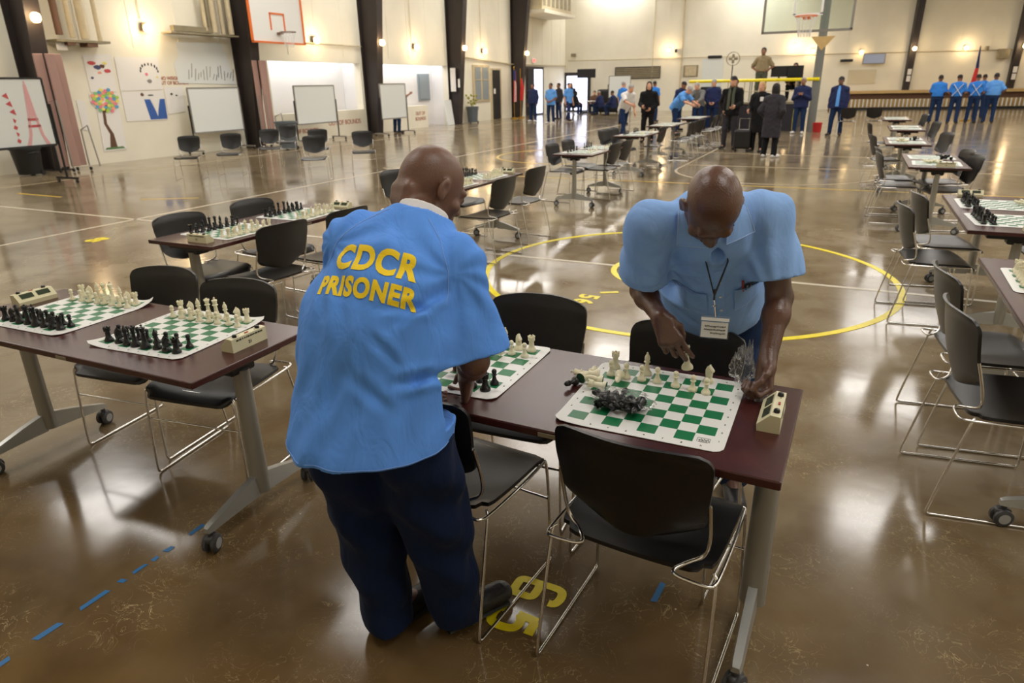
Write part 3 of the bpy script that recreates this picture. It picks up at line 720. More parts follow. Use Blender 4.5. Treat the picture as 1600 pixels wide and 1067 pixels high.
def make_table(label, loc, rz, group=None, legx=.70):
    """flip-top training table 1.6 x 0.6, long axis along local x"""
    t = thing('folding_table', label, 'table', loc, rz, group)
    MB().box((0, 0, .726), (1.6, .6, .026), bev=.004).obj('tabletop', 'top', t)
    MB().box((0, 0, .708), (1.5, .05, .03)).obj('beam', 'bracketb', t)
    for s_ in (-1, 1):
        x = s_*legx
        MB().box((x, 0, .696), (.09, .36, .03), bev=.008).box((x-s_*.03, 0, .67), (.10, .12, .05), bev=.01).obj('bracket', 'bracketb', t)
        lg = MB()
        lg.tube([(x, 0, .66), (x, 0, .40), (x, 0, .115)], [.028, .030, .033], 16, flat=1.35).obj('leg', 'leg', t, smooth=60)
        ft = MB()
        for q in (-1, 1):
            # tapering foot arm
            M1 = []
            for (y, zc, hh, hw) in ((.02, .150, .046, .022), (.12, .135, .034, .021), (.275, .105, .014, .019), (.292, .10, .010, .015)):
                M1 += [(x-hw, q*y, zc-hh), (x+hw, q*y, zc-hh), (x+hw*.7, q*y, zc+hh*.9), (x-hw*.7, q*y, zc+hh*.9)]
            fs = [(0, 1, 2, 3), (12, 15, 14, 13)]
            for j in range(3):
                for k in range(4): a = j*4; fs.append((a+k, a+(k+1) % 4, a+4+(k+1) % 4, a+4+k))
            ft.add(M1, fs)
        ft.obj('foot', 'foot', t, smooth=30)
        for q in (-1, 1):
            cs = MB(); cy = q*.275; rot = Matrix.Rotation(R(90), 3, 'Y') @ Matrix.Identity(3)
            aa = random.uniform(-.6, .6); Rz = Matrix.Rotation(aa, 3, 'Z')
            cs.tube([(x, cy, .095), (x, cy, .06)], .011, 10); cs.box((x, cy, .058), (.03, .055, .03), rz=aa, bev=.008)
            c_ = cs.obj('caster', 'rubber', t, smooth=50)
            for k in (-1, 1):
                off = Rz @ Vector((k*.017, 0, 0)); wm = Rz @ Matrix.Rotation(R(90), 3, 'Y')
                MB().lathe([(.006, -.010), (.030, -.010), (.036, -.006), (.036, .006), (.030, .010), (.006, .010)], (x+off.x, cy+off.y, .0365), 20, wm).obj('wheel', 'rubber', c_, smooth=40)
                MB().lathe([(0, .0102*k), (.022, .0112*k)] if k > 0 else [(0, -.0112), (.022, -.0102)], (x+off.x, cy+off.y, .0365), 16, wm).obj('hub', 'hub', c_)
    MB().box((.1, -.301, .724), (.06, .003, .012)).obj('maker_plate', 'bracket', t)
    return t
# ------------------------------------------------------------------ chairs and tables placed
def cdir(deg): return R(deg-90)
T_FG = [('dark wooden topped folding table at front right between the two men', (-.754, 1.875), R(-1), None),
        ('dark wooden topped folding table at front left with two full chess sets', (-2.712, 1.685), R(.8), None)]
TZ = .739
tbl0 = make_table(T_FG[1][0], (T_FG[1][1][0], T_FG[1][1][1], 0), T_FG[1][2]); kt_t = tree(tbl0)
tR_ = make_table(T_FG[0][0], (T_FG[0][1][0], T_FG[0][1][1], 0), T_FG[0][2], None, .745); tR_.scale.x = .905
LT = [(-3.88, 3.76, 'folding table behind the front left table, lengthwise in its row'), (-3.6, 6.28, 'folding table just behind the head of the man with yellow lettering'),
      (-3.5, 9.95, 'folding table, third along the middle left row'), (-3.75, 13.5, 'folding table in middle left row in front of the woman in black'),
      (-3.95, 16.6, 'folding table in middle left row, bare but for its white mat'), (-4.0, 19.9, 'farthest folding table of the middle left row where people lean over')]
RT = [(1.02, 3.55, 'folding table cut by the right picture edge, nearest of the right row'), (1.06, 5.95, 'folding table of the right row with brown clock on its near end'),
      (.92, 9.6, 'folding table, third of the right row'), (.78, 12.6, 'folding table, fourth of the right row'), (.95, 15.95, 'folding table, fifth of the right row'), (.92, 19.6, 'farthest folding table of the right row')]
for x, y, lb in LT+RT: dup(tbl0, (x, y, 0), R(90), lb, km=kt_t)
CH = [(-.385, 1.735, 86, 'black shell chair at the very front with chrome rods, back to camera'),
      (-1.065, 1.75, 84, 'black shell chair at the front right table beside the man with yellow lettering'),
      (-1.08, 2.24, -87, 'black shell chair on far side of the front right table, between the two men'),
      (-.468, 2.125, -96, 'black shell chair in front of the man with the lanyard'),
      (-3.03, 1.97, -83, 'left chair of the two on the far side of the front left table'),
      (-2.475, 1.94, -82, 'right chair of the two on the far side of the front left table'),
      (-4.13, 3.36, -4, 'left chair behind the second left table'), (-4.13, 4.06, -5, 'right chair behind the second left table, farther along'),
      (-3.66, 3.46, 173, 'chair on near side of the second left table, seat to the left'), (-3.60, 4.08, 174, 'chair half hidden by the lettered shirt at second left table'),
      (-4.2, 6.15, -8, 'chair left of the lettered man\'s head'), (-3.26, 6.07, 174, 'chair right of the lettered man\'s head with its back to us'),
      (-3.32, 6.98, 174, 'chair seen edge on right of the lettered man\'s head'), (-3.95, 6.75, -10, 'chair behind the third left table, mostly hidden by the head'),
      (-3.84, 9.8, -5, 'left chair behind the third table of the middle left row'), (-3.88, 10.55, -6, 'second chair behind the third table of the middle left row'),
      (-3.43, 10.2, 174, 'first chair on near side of third table of middle left row'), (-3.43, 10.82, 174, 'second chair on near side of third table of middle left row'),
      (-4.1, 13.0, -14, 'left chair behind the table in front of the woman in black'), (-4.1, 13.55, -14, 'right chair behind the table in front of the woman in black'),
      (-3.72, 14.3, 174, 'chair on near side of the table in front of the woman in black'),
      (-3.5, 16.0, 178, 'near chair at the bare table of the middle left row'), (-3.52, 16.6, 178, 'second chair at the bare table of the middle left row'), (-3.5, 17.2, 172, 'third chair at the bare table of the middle left row'),
      (-3.55, 19.3, 176, 'chair below the leaning man in blue'), (-3.5, 19.9, 180, 'chair at the farthest left table beside the man with the scarf'), (-3.55, 20.6, 170, 'chair behind the scarf man\'s legs'),
      (.735, 3.09, 8, 'nearest chair of the right row, black seat cut by picture edge'), (.745, 3.70, 8, 'second chair of the right row, back above the nearest chair'),
      (.67, 5.62, 8, 'third chair of the right row beside the yellow circle'), (.79, 6.22, 10, 'fourth chair of the right row, seat turned to the table'),
      (1.5, 5.55, 186, 'right chair under the table with brown clock'), (1.5, 6.25, 182, 'left chair under the table with brown clock'),
      (.60, 9.6, 4, 'chair on left side of the third right table'), (.60, 10.25, 4, 'second chair on left side of third right table'),
      (1.08, 9.32, 192, 'right chair of two beyond the third right table'), (1.07, 10.02, 192, 'left chair of two beyond the third right table'),
      (.56, 12.65, 10, 'chair on left side of the fourth right table'), (1.16, 13.1, 200, 'tilted looking chair right of fourth right table'),
      (1.28, 16.4, 196, 'chair right of the fifth right table'), (1.32, 19.8, 195, 'small far chair right of the last right table'), (.55, 16.0, 8, 'chair on left side of the fifth right table'),
      (-.2, 24.2, 96, 'far chair beside the man in the navy jacket'), (.55, 24.6, 86, 'far chair between the navy jacket man and the color guard'),
      (-12.05, 9.8, -55, 'leftmost of the loose chairs near the wall of drawings'), (-11.75, 10.6, -58, 'loose chair second from left, in front of the plain whiteboard'),
      (-12.0, 12.0, -50, 'loose chair in front of the dark column foot'), (-9.25, 10.35, -55, 'loose chair nearest to us, in front of the rolling whiteboard'),
      (-10.7, 12.15, -52, 'loose chair just behind the one before the rolling whiteboard'), (-9.15, 11.75, -52, 'loose chair standing rightmost near the column'), (-12.9, 13.5, -60, 'loose chair standing by the grey bin'),
      (-12.2, 31.5, 20, 'chair by the open doors behind the left group')]
ch0 = make_chair(CH[0][3], (CH[0][0], CH[0][1], 0), cdir(CH[0][2])); kt_c = tree(ch0)
for x, y, a, lb in CH[1:]: dup(ch0, (x, y, 0), cdir(a), lb, km=kt_c)

# ------------------------------------------------------------------ chess boards, men and clocks
def sheet(label, c, rz, curl=(0, 0, 0, 0), half=.244, z=TZ+.0005):
    n = 20; v = []; f = []
    for th in (0, .0014):
        for j in range(n+1):
            for i in range(n+1):
                x = (i/n*2-1); y = (j/n*2-1)
                lift = .0012
                for q, (sx, sy) in enumerate(((-1, -1), (1, -1), (1, 1), (-1, 1))):
                    d = max(0, 1-math.hypot(x-sx, y-sy)/.5); lift += curl[q]*d*d
                X, Y = x*half, y*half
                # rounded corners
                ax, ay = abs(x), abs(y); cr = .12
                if ax > 1-cr and ay > 1-cr:
                    dx, dy = (ax-1+cr)/cr, (ay-1+cr)/cr; m = max(dx, dy); L = math.hypot(dx, dy)
                    if L > 0: k = m/L; X = math.copysign((1-cr+dx*k*cr)*half, x); Y = math.copysign((1-cr+dy*k*cr)*half, y)
                v.append((X, Y, lift-th+.0014))
    W = n+1; K = W*W
    for j in range(n):
        for i in range(n):
            a = j*W+i; f.append((a, a+1, a+W+1, a+W)); f.append((K+a, K+a+W, K+a+W+1, K+a+1))
    for i in range(n): f.append((i, K+i, K+i+1, i+1)); a = n*W+i; f.append((a, a+1, K+a+1, K+a)); a = i*W; f.append((a, a+W, K+a+W, K+a)); a = i*W+n; f.append((a, K+a, K+a+W, a+W))
    o = MB().add(v, f).obj('chess_mat', 'sheet', None, (c[0], c[1], z), rz, smooth=30)
    return tag(o, label, 'chess mat')
mats = {}
def put_sheet(key, *a, **k): mats[key] = (a[1], a[2], sheet(*a, **k))
put_sheet('L1', 'green and white chess mat on the left end of the front left table', (-3.07, 1.735), R(2), (.0, .004, .03, .0))
put_sheet('L2', 'green and white chess mat with curled corners, right end of the front left table', (-2.385, 1.745), R(4), (.016, .002, .018, 0))
put_sheet('R1', 'green and white chess mat in front of the man with yellow lettering', (-1.14, 1.925), R(0), (0, .004, .004, 0))
put_sheet('R2', 'green and white chess mat in front of the man with the lanyard', (-.437, 1.885), R(.5), (.008, .0, .0, .0))
for key, (c, rz, o) in list(mats.items()):
    for i in range(8):
        q = (i-3.5)*SQ; e = SQ*4+.014
        ch = 'abcdefgh'[i]
        if i == 0: m0 = MB()
    # printed letters and digits on the border: one part per mat
    me_all = []
    bmx = bmesh.new()
    for i in range(8):
        q = (i-3.5)*SQ; e = SQ*4+.015
        for s_, txt, pos, rr in ((1, 'abcdefgh'[i], (q, -e), 0), (1, 'abcdefgh'[i], (q, e), PI), (1, str(i+1), (e, q), 0), (1, str(i+1), (-e, q), 0)):
            me = text_mesh(txt, .011, .0002, .0002); me.transform(Matrix.Translation((pos[0], pos[1], .0030)) @ Matrix.Rotation(rr, 4, 'Z')); bmx.from_mesh(me); bpy.data.meshes.remove(me)
    me = bpy.data.meshes.new('notation'); bmx.to_mesh(me); bmx.free(); me.materials.append(MT['ink']); link('notation', me, o)
o = mats['R2'][2]; b = MB(); lx, ly = .205, -.192
for (dx, dy, w_, h_) in ((0, .0115, .034, .0012), (0, -.0115, .026, .0024), (-.017, 0, .0012, .022), (.017, 0, .0012, .022)): b.box((lx-.02+dx, ly+dy, .0031), (w_, h_, .0004))
for k in range(6): b.box((lx-.02-.0115+k*.0046, ly+.0045*(k % 2)-.001, .0031), (.003, .006, .0004)); b.box((lx-.02-.009+k*.0046, ly-.005, .0031), (.0024, .004, .0004))
b.obj('printed_emblem', 'ink', o)

# lathe profiles (radius, height) for each chess man
PROF = dict(
    pawn=[(.0150, 0), (.0152, .004), (.0138, .008), (.0122, .010), (.0085, .015), (.0062, .024), (.0055, .031), (.0095, .033), (.0095, .035), (.0060, .037), (.0082, .041), (.0088, .046), (.0072, .051), (.004, .0535), (0, .0545)],
    rook=[(.0175, 0), (.0178, .005), (.016, .010), (.0135, .013), (.0105, .020), (.0092, .034), (.0095, .040), (.0130, .043), (.0130, .056), (.0098, .056), (.0098, .051), (0, .050)],
    bishop=[(.0170, 0), (.0172, .005), (.0155, .010), (.0105, .016), (.0072, .028), (.0062, .042), (.0105, .045), (.0105, .047), (.0070, .049), (.0092, .056), (.0090, .062), (.0060, .070), (.0030, .074), (.0038, .077), (.0022, .080), (0, .081)],
    queen=[(.0190, 0), (.0192, .006), (.017, .012), (.0115, .019), (.0078, .034), (.0068, .052), (.0115, .056), (.0115, .058), (.0075, .060), (.0085, .068), (.0122, .077), (.0098, .079), (.0075, .080), (.0045, .083), (.0045, .086), (0, .088)],
    king=[(.0195, 0), (.0197, .006), (.0175, .012), (.012, .019), (.0082, .036), (.0072, .056), (.012, .060), (.012, .062), (.0080, .064), (.0095, .074), (.0122, .082), (.0098, .0835), (.004, .086), (0, .087)])
PM = {}
def piece_mesh(kind, m):
    b = MB()
    if kind == 'knight':
        b.lathe([(.0178, 0), (.0180, .005), (.016, .010), (.0125, .014), (.0095, .018), (0, .018)], seg=18)
        sil = [(-.010, .016), (.009, .016), (.0105, .026), (.006, .034), (.003, .040), (.0065, .0385), (.0125, .036), (.0165, .039), (.0165, .044), (.0085, .053), (.003, .0585), (.001, .063), (-.003, .0585), (-.009, .053), (-.013, .042), (-.0125, .030)]
        n = len(sil); cx, cz = sum(p[0] for p in sil)/n, sum(p[1] for p in sil)/n; v = []; 
        for yy, sc_ in ((-.0078, .72), (-.0050, .95), (0, 1.0), (.0050, .95), (.0078, .72)):
            for x, z in sil: v.append((cx+(x-cx)*sc_, yy*(1.15 if z < .03 else .95), cz+(z-cz)*sc_))
        f = [tuple(range(n)), tuple(reversed(range(4*n, 5*n)))]
        for j in range(4):
            for i in range(n): f.append((j*n+i, (j+1)*n+i, (j+1)*n+(i+1) % n, j*n+(i+1) % n))
        b.add(v, f)
    else:
        b.lathe(PROF[kind], seg=18)
        if kind == 'rook':
            for k in range(6):
                th = k*PI/3; b.box((.0112*math.cos(th), .0112*math.sin(th), .0575), (.005, .006, .005), rz=th)
        if kind == 'king': b.box((0, 0, .0905), (.0032, .0026, .011)); b.box((0, 0, .0915), (.0095, .0026, .003))
        if kind == 'queen':
            for k in range(8): th = k*PI/4; b.box((.0108*math.cos(th), .0108*math.sin(th), .079), (.003, .003, .005), rz=th)
    return b.mesh('chess_piece', m, smooth=35)
def base_mesh(): return MB().lathe([(.0145, 0), (.0145, .0006), (0, .0006)], (0, 0, -.0006), 16).mesh('felt_base', 'felt')
felt = base_mesh()
COLS = dict(w='white', b='black')
def piece(kind, col, pos, rz=0, label='', group=None, rot=None, felt_=False):
    if (kind, col) not in PM: PM[kind, col] = piece_mesh(kind, 'ivory' if col == 'w' else 'blackp')
    o = link('chess_'+kind, PM[kind, col], None, pos, rz)
    if rot: o.rotation_euler = rot
    tag(o, label, 'chess piece', group)
    if felt_: s_ = 1.0 if kind == 'pawn' else 1.2; q = link('felt_base', felt, o); q.scale = (s_, s_, 1)
    return o
ORD = ['first', 'second', 'third', 'fourth', 'fifth', 'sixth', 'seventh', 'eighth']
def mpos(key, u, v_):
    (cx, cy), rz, o = mats[key]; c_, s_ = math.cos(rz), math.sin(rz)
    x, y = (u-3.5)*SQ, (v_-3.5)*SQ
    return (cx+x*c_-y*s_, cy+x*s_+y*c_, TZ+.0042)
BACK = ['rook', 'knight', 'bishop', 'queen', 'king', 'bishop', 'knight', 'rook']
def fullset(key, where, swap=False, fl=True):
    for i in range(8):
        for col, r0_, r1_ in (('b', 0, 1), ('w', 7, 6)):
            j = lambda: random.uniform(-.09, .09)
            piece(BACK[i], col, mpos(key, i+j(), r0_+j()), (PI/2 if col == 'b' else -PI/2)+random.uniform(-.9, .9), f'{COLS[col]} {BACK[i]}, {ORD[i]} in its back row, {where}', felt_=False)
            piece('pawn', col, mpos(key, i+j(), r1_+j()), 0, f'{COLS[col]} pawn, {ORD[i]} in its pawn row, {where}')
fullset('L1', 'left mat, front left table'); fullset('L2', 'right mat, front left table')
wh = 'on the mat before the lettered man'
for i in range(8):
    if i not in (3,): piece(BACK[i], 'w', mpos('R1', i+random.uniform(-.1, .1), 7+random.uniform(-.1, .1)), random.uniform(-PI, 0), f'white {BACK[i]}, {ORD[i]} in its back row, {wh}')
    piece('pawn', 'w', mpos('R1', i+random.uniform(-.1, .1), 6+random.uniform(-.15, .15)), 0, f'white pawn, {ORD[i]} in its row, {wh}')
for i, k, r_ in ((7, 'rook', 0), (6, 'knight', .1), (6.1, 'pawn', 1), (7.1, 'pawn', 1.05), (5, 'pawn', 1)):
    piece(k, 'b', mpos('R1', i, r_), .6, f'black {k}, {ORD[round(i)]} file, {wh}')
piece('queen', 'w', mpos('R1', 4.2, 5.4)[:2]+(TZ+.018,), 0, 'white queen lying on its side on the mat before the lettered man', rot=(R(82), 0, R(70)))
wh = 'on the mat before the lanyard man'
Z2 = TZ+.0042
for k, x, y, lb in (('rook', -.627, 2.083, 'white rook standing in the far left corner'), ('pawn', -.621, 2.019, 'white pawn standing in front of the corner rook'), ('pawn', -.568, 2.017, 'white pawn standing second from left'),
                    ('bishop', -.513, 2.072, 'tall white bishop left of the hand'), ('pawn', -.515, 2.018, 'white pawn standing in front of the tall bishop'), ('pawn', -.464, 2.022, 'white pawn standing right of the bishop pair'),
                    ('pawn', -.402, 2.013, 'white pawn standing below the raised hand'), ('pawn', -.345, 2.004, 'white pawn standing between the hand and the knight'), ('knight', -.31, 2.09, 'white knight standing at far right of the mat'),
                    ('pawn', -.302, 1.998, 'white pawn standing in front of the knight')):
    piece(k, 'w', (x, y, Z2), -.3, lb+' '+wh)
def lying(kind, col, x, y, az, lb, z=None, g=None):
    r_ = dict(pawn=.0152, queen=.0192, king=.0197, rook=.0178, bishop=.0172, knight=.018)[kind]
    # axis lies in the plane: base circle edge on the table
    return piece(kind, col, (x, y, (z if z is not None else Z2)+r_*.93), 0, lb, g, rot=(0, R(84), az), felt_=True)
lying('queen', 'w', -.692, 1.915, R(72), 'white queen lying with green base to the camera '+wh)
lying('king', 'w', -.645, 1.965, R(200), 'white king lying behind the fallen queen '+wh)
lying('rook', 'w', -.595, 1.885, R(185), 'white rook lying beside the bag of black pieces '+wh)
lying('knight', 'w', -.62, 1.925, R(190), 'white knight lying among the fallen pieces '+wh)
lying('bishop', 'w', -.585, 2.0, R(-80), 'white bishop lying left of the standing pawns '+wh)
lying('pawn', 'b', -.705, 1.905, R(250), 'black pawn lying at the mat edge beside the fallen queen', z=TZ)
# bag of black men
def film(name, label, c, rad, seed, n=3, amp=.3, spikes=None, cat='plastic bag'):
    bm = bmesh.new(); bmesh.ops.create_icosphere(bm, subdivisions=5, radius=1)
    for v in bm.verts:
        p = v.co.copy(); d = noise.noise(p*n+Vector((seed, 0, 0)))*amp+noise.noise(p*n*3+Vector((0, seed, 0)))*amp*.5
        ridge = abs(noise.noise(p*n*1.7+Vector((0, 0, seed))))*amp
        q = p*(1+d-ridge*.6)
        if spikes and p.z > .2: q.z += abs(noise.noise(p*4.3+Vector((seed, 3, 0))))*spikes*(p.z)
        v.co = Vector((q.x*rad[0], q.y*rad[1], max(-rad[2]*.97, q.z*rad[2])))
    me = bpy.data.meshes.new(name); bm.to_mesh(me); bm.free(); me.materials.append(MT['film']); me.polygons.foreach_set('use_smooth', [True]*len(me.polygons))
    o = link(name, me, None, c); return tag(o, label, cat)
film('plastic_bag', 'clear plastic bag full of black chess pieces lying on the green mat', (-.515, 1.80, Z2+.026), (.088, .055, .027), 3.1, 2.6, .34)
kinds = ['pawn']*8+['rook', 'rook', 'knight', 'knight', 'bishop', 'bishop', 'queen', 'king']
for i, k in enumerate(kinds):
    a = i*2.4; rr = .014+.05*math.sqrt(i/16)
    piece(k, 'b', (-.515+rr*1.05*math.cos(a)-.0, 1.80+rr*.45*math.sin(a), Z2+.016+(.018 if i % 3 == 1 else 0)), 0, f'black {k} lying inside the clear plastic bag on the mat', 'black pieces in the plastic bag: '+k, rot=(random.uniform(-.3, .3), R(86)+random.uniform(-.2, .2), random.uniform(0, 6.28)))
film('plastic_bag', 'empty crumpled clear plastic bag standing beside the pressed down hand', (-.208, 2.115, TZ+.058), (.038, .034, .058), 7.7, 2.2, .5, spikes=1.2)
film('plastic_bag', 'bit of clear plastic bag squeezed out under the pressed down hand', (-.148, 2.015, TZ+.019), (.03, .022, .018), 2.2, 2.6, .5)

def make_clock(label, loc, rz, rear=True, group=None):
    """local: displays face -y, length along x"""
    t = thing('chess_clock', label, 'chess clock', loc, rz, group)
    L = .088; prof = [(-.032, 0), (.030, 0), (.028, .052), (.0, .054), (-.026, .028), (-.034, .020)]
    v = [(s_*L, y, z) for s_ in (-1, 1) for y, z in prof]; n = len(prof)
    f = [tuple(range(n)), tuple(reversed(range(n, 2*n)))]+[(i, i+n, (i+1) % n+n, (i+1) % n) for i in range(n)]
    MB().add(v, f).obj('case', 'clock', t)
    sl = math.atan2(.026, .026)
    for s_ in (-1, 1):
        Mx = Matrix.Rotation(sl, 3, 'X')
        MB().box((s_*.038, -.0138, .0416), (.058, .026, .002), M_=Mx).obj('display', 'lcd', t)
        b = MB(); b.lathe([(.009, 0), (.009, .006), (.007, .010), (0, .011)], (s_*.058, .014, .053), 14); b.obj('button', 'blackp', t, smooth=40)
        MB().lathe([(.0018, 0), (.0018, .001), (0, .001)], (s_*.042, .016, .0528), 8).obj('led', 'blackp', t)
    MB().box((0, .016, .054), (.016, .006, .004)).obj('switch', 'red', t)
    if rear:
        b = MB(); x_ = -.066
        while x_ < .066: w_ = random.uniform(.003, .006); b.box((x_, .0289, .042), (w_, .0012, random.uniform(.005, .008))); x_ += w_+random.choice((.002, .002, .002, .006))
        b.obj('lettering', 'ink', t)
        text('lettering', '21', .018, 'ink', t, TM((-.0, .0306, .02), (R(88), 0, PI)), depth=.0003, bold=.0003)
    return t
ck0 = make_clock('cream chess clock on front left table corner, back side with lettering toward us', (-2.02, 1.745, TZ), R(-86-3)); kk = tree(ck0)
dup(ck0, (-3.42, 1.775, TZ), R(90), 'cream chess clock at the left end of the front left table, dark displays to us', km=kk)
dup(ck0, (-.095, 1.905, TZ), R(-92+2), 'cream chess clock with red switch at right end of the front right table', km=kk)
def row_set(x, y0, key, who, dens=1.0):
    """mats and men of a table in a row (long axis along y); white to the near right side"""
    for n_, yy in enumerate((y0-.37, y0+.33)):
        nm = ('near', 'far')[n_]
        k2 = key+str(n_)
        put_sheet(k2, f'green and white mat, {nm} half of {who}', (x+.0, yy), R(90 if x > 0 else -90)+random.uniform(-.05, .05))
        yield k2, nm
# second left table: black on the left side (far), white right
for k2, nm in row_set(-3.87, 3.76, 'T2', 'second left table'): fullset(k2, f'{nm} mat, second left table')
for k2, nm in row_set(-3.6, 6.28, 'T3', 'third left table'): fullset(k2, f'{nm} mat, table behind lettered man')
for k2, nm in row_set(1.06, 5.95, 'B', 'right table with brown clock'):
    for i in range(8):
        for col, rws in (('b', (7, 6)),):
            for q, r_ in enumerate(rws):
                kd = BACK[i] if q == 0 else 'pawn'
                piece(kd, col, mpos(k2, i+random.uniform(-.1, .1), r_+random.uniform(-.15, .15)), 1, f'{COLS[col]} {kd}, {ORD[i]} in its row, {nm} mat, right table with brown clock')
for k2, nm in row_set(1.02, 3.55, 'A', 'nearest right table'):
    for i in range(8):
        piece('pawn', 'w', mpos(k2, i+random.uniform(-.1, .1), 6), 0, f'white pawn, {ORD[i]} in its row, {nm} mat, nearest right table')
        piece(BACK[i], 'w', mpos(k2, i+random.uniform(-.1, .1), 7), 0, f'white {BACK[i]}, {ORD[i]} in the edge row, {nm} mat, nearest right table')
def pile(cx, cy, col, n, who):
    for i in range(n):
        kd = random.choice(['pawn', 'pawn', 'rook', 'bishop', 'knight', 'queen'])
        a = random.uniform(0, 6.28); rr = .07*math.sqrt(random.random())
        piece(kd, col, (cx+rr*math.cos(a), cy+rr*math.sin(a)*1.4, TZ+.02+random.choice((0, 0, .022))), 0, f'{COLS[col]} chess piece in the heap on the {who}', f'heap of {COLS[col]} chess pieces on the {who}', rot=(random.uniform(-.4, .4), R(84), random.uniform(0, 6.28)))
pile(1.28, 6.3, 'w', 14, 'right table with brown clock'); 
for (x, y, who) in ((-3.5, 9.95, 'third middle left table'), (-3.75, 13.5, 'table before the woman in black')):
    for k2, nm in row_set(x, y, 'Q%d' % int(y), who):
        for i in range(0, 8, 2):
            piece(BACK[i] if BACK[i] != 'knight' else 'bishop', 'b', mpos(k2, i, 0.2 if nm == 'near' else .1), 0, f'black piece, {ORD[i]} along the far edge, {nm} mat, {who}')
            piece('pawn', 'w', mpos(k2, i, 6.3), 0, f'white pawn, {ORD[i]} along the near edge, {nm} mat, {who}')
for (x, y, who) in ((.92, 9.6, 'third right table'), (.78, 12.6, 'fourth right table')):
    for k2, nm in row_set(x, y, 'S%d' % int(y), who): pass
    pile(x-.05, y-.3, 'w', 10, who); pile(x+.12, y+.1, 'b', 8, who)
for (x, y, who) in ((.95, 15.95, 'fifth right table'), (.92, 19.6, 'last right table'), (-3.95, 16.6, 'bare middle left table'), (-4.0, 19.9, 'farthest middle left table')):
    for k2, nm in row_set(x, y, 'U%d' % int(y*10), who): pass
for i, (x, y, rz, lb) in enumerate(((-3.78, 3.05, 180, 'cream chess clock on near end of the second left table'), (-3.72, 4.42, 0, 'cream chess clock with displays on far end of the second left table'), (-3.45, 6.98, 0, 'cream chess clock on the far end of the table behind the lettered man'),
                                 (1.16, 5.24, 180, 'chess clock on the near end of the right table, back to us'), (.95, 6.68, 0, 'cream chess clock on the far end of the right table with black pieces'), (.98, 8.88, 180, 'chess clock on the near edge of the third right table'))):
    dup(ck0, (x, y, TZ), R(rz), lb, km=kk)
# ================================================================== PEOPLE
def nrm(v): v = np.array(v, float); return v/(np.linalg.norm(v)+1e-12)
def rodr(v, ax, a): ax = nrm(ax); return v*math.cos(a)+np.cross(ax, v)*math.sin(a)+ax*(ax@v)*(1-math.cos(a))
def head_frame(face, up):
    f = nrm(face); r_ = nrm(np.cross(f, up)); u_ = np.cross(r_, f); return np.stack([r_, f, u_], 1)  # columns right, forward, up
def add_head(F, c, H_, s=1.0, detail=True):
    P = lambda x, y, z: np.array(c)+H_ @ (np.array((x, y, z))*s)
    e = lambda q, rad, k=.015, neg=False: F.ell(P(*q), np.array(rad)*s, H_, k*s, neg)
    e((0, -.012, .032), (.077, .097, .086)); e((0, .028, -.035), (.061, .068, .078), .03)
    e((0, -.055, -.005), (.058, .05, .06), .03)
    F.cone(P(0, .055, -.092), P(0, .03, -.085), .027*s, .035*s, k=.03*s)
    for q in (-1, 1): F.cone(P(q*.045, .0, -.075), P(q*.02, .055, -.095), .02*s, .018*s, k=.025*s)
    if detail:
        F.cone(P(-.036, .083, .020), P(.036, .083, .020), .0125*s, k=.014*s)
        for q in (-1, 1):
            e((q*.031, .098, -.002), (.017, .014, .012), .012, True)
            e((q*.031, .081, -.002), (.0135, .0135, .0135), .003)
            e((q*.031, .087, .003), (.0155, .009, .008), .004)
            e((q*.048, .066, -.03), (.018, .016, .016), .02)
            F.cone(P(q*.012, .095, -.034), P(q*.014, .100, -.036), .0085*s, k=.008*s)
        F.cone(P(0, .088, .012), P(0, .108, -.030), .0075*s, .0125*s, k=.012*s)
        F.cone(P(-.019, .090, -.0585), P(.019, .090, -.0585), .0060*s, k=.006*s); F.cone(P(0, .094, -.058), P(0, .094, -.058), .006*s, k=.012*s)
        F.cone(P(-.015, .089, -.0695), P(.015, .089, -.0695), .0072*s, k=.006*s)
        F.cone(P(-.022, .098, -.0640), P(.022, .098, -.0640), .0022*s, k=.003*s, neg=True)
        for q in (-1, 1):
            Re = H_ @ np.array(Matrix.Rotation(q*.35, 3, 'Z') @ Matrix.Rotation(-.15, 3, 'X'))
            F.ell(P(q*.082, -.008, -.006), np.array((.009, .0215, .033))*s, Re, .008*s)
            F.ell(P(q*.092, -.003, -.002), np.array((.007, .012, .019))*s, Re, .004*s, True)
            F.cone(P(q*.080, -.004, -.034), P(q*.080, -.004, -.034), .008*s, k=.008*s)
    else:
        F.cone(P(0, .085, .01), P(0, .102, -.028), .010*s, .015*s, k=.012*s)
        for q in (-1, 1):
            e((q*.030, .100, 0), (.017, .013, .012), .014, True); F.ell(P(q*.080, -.008, -.006), np.array((.011, .022, .033))*s, H_, .008*s)
        F.cone(P(-.016, .090, -.064), P(.016, .090, -.064), .010*s, k=.006*s)
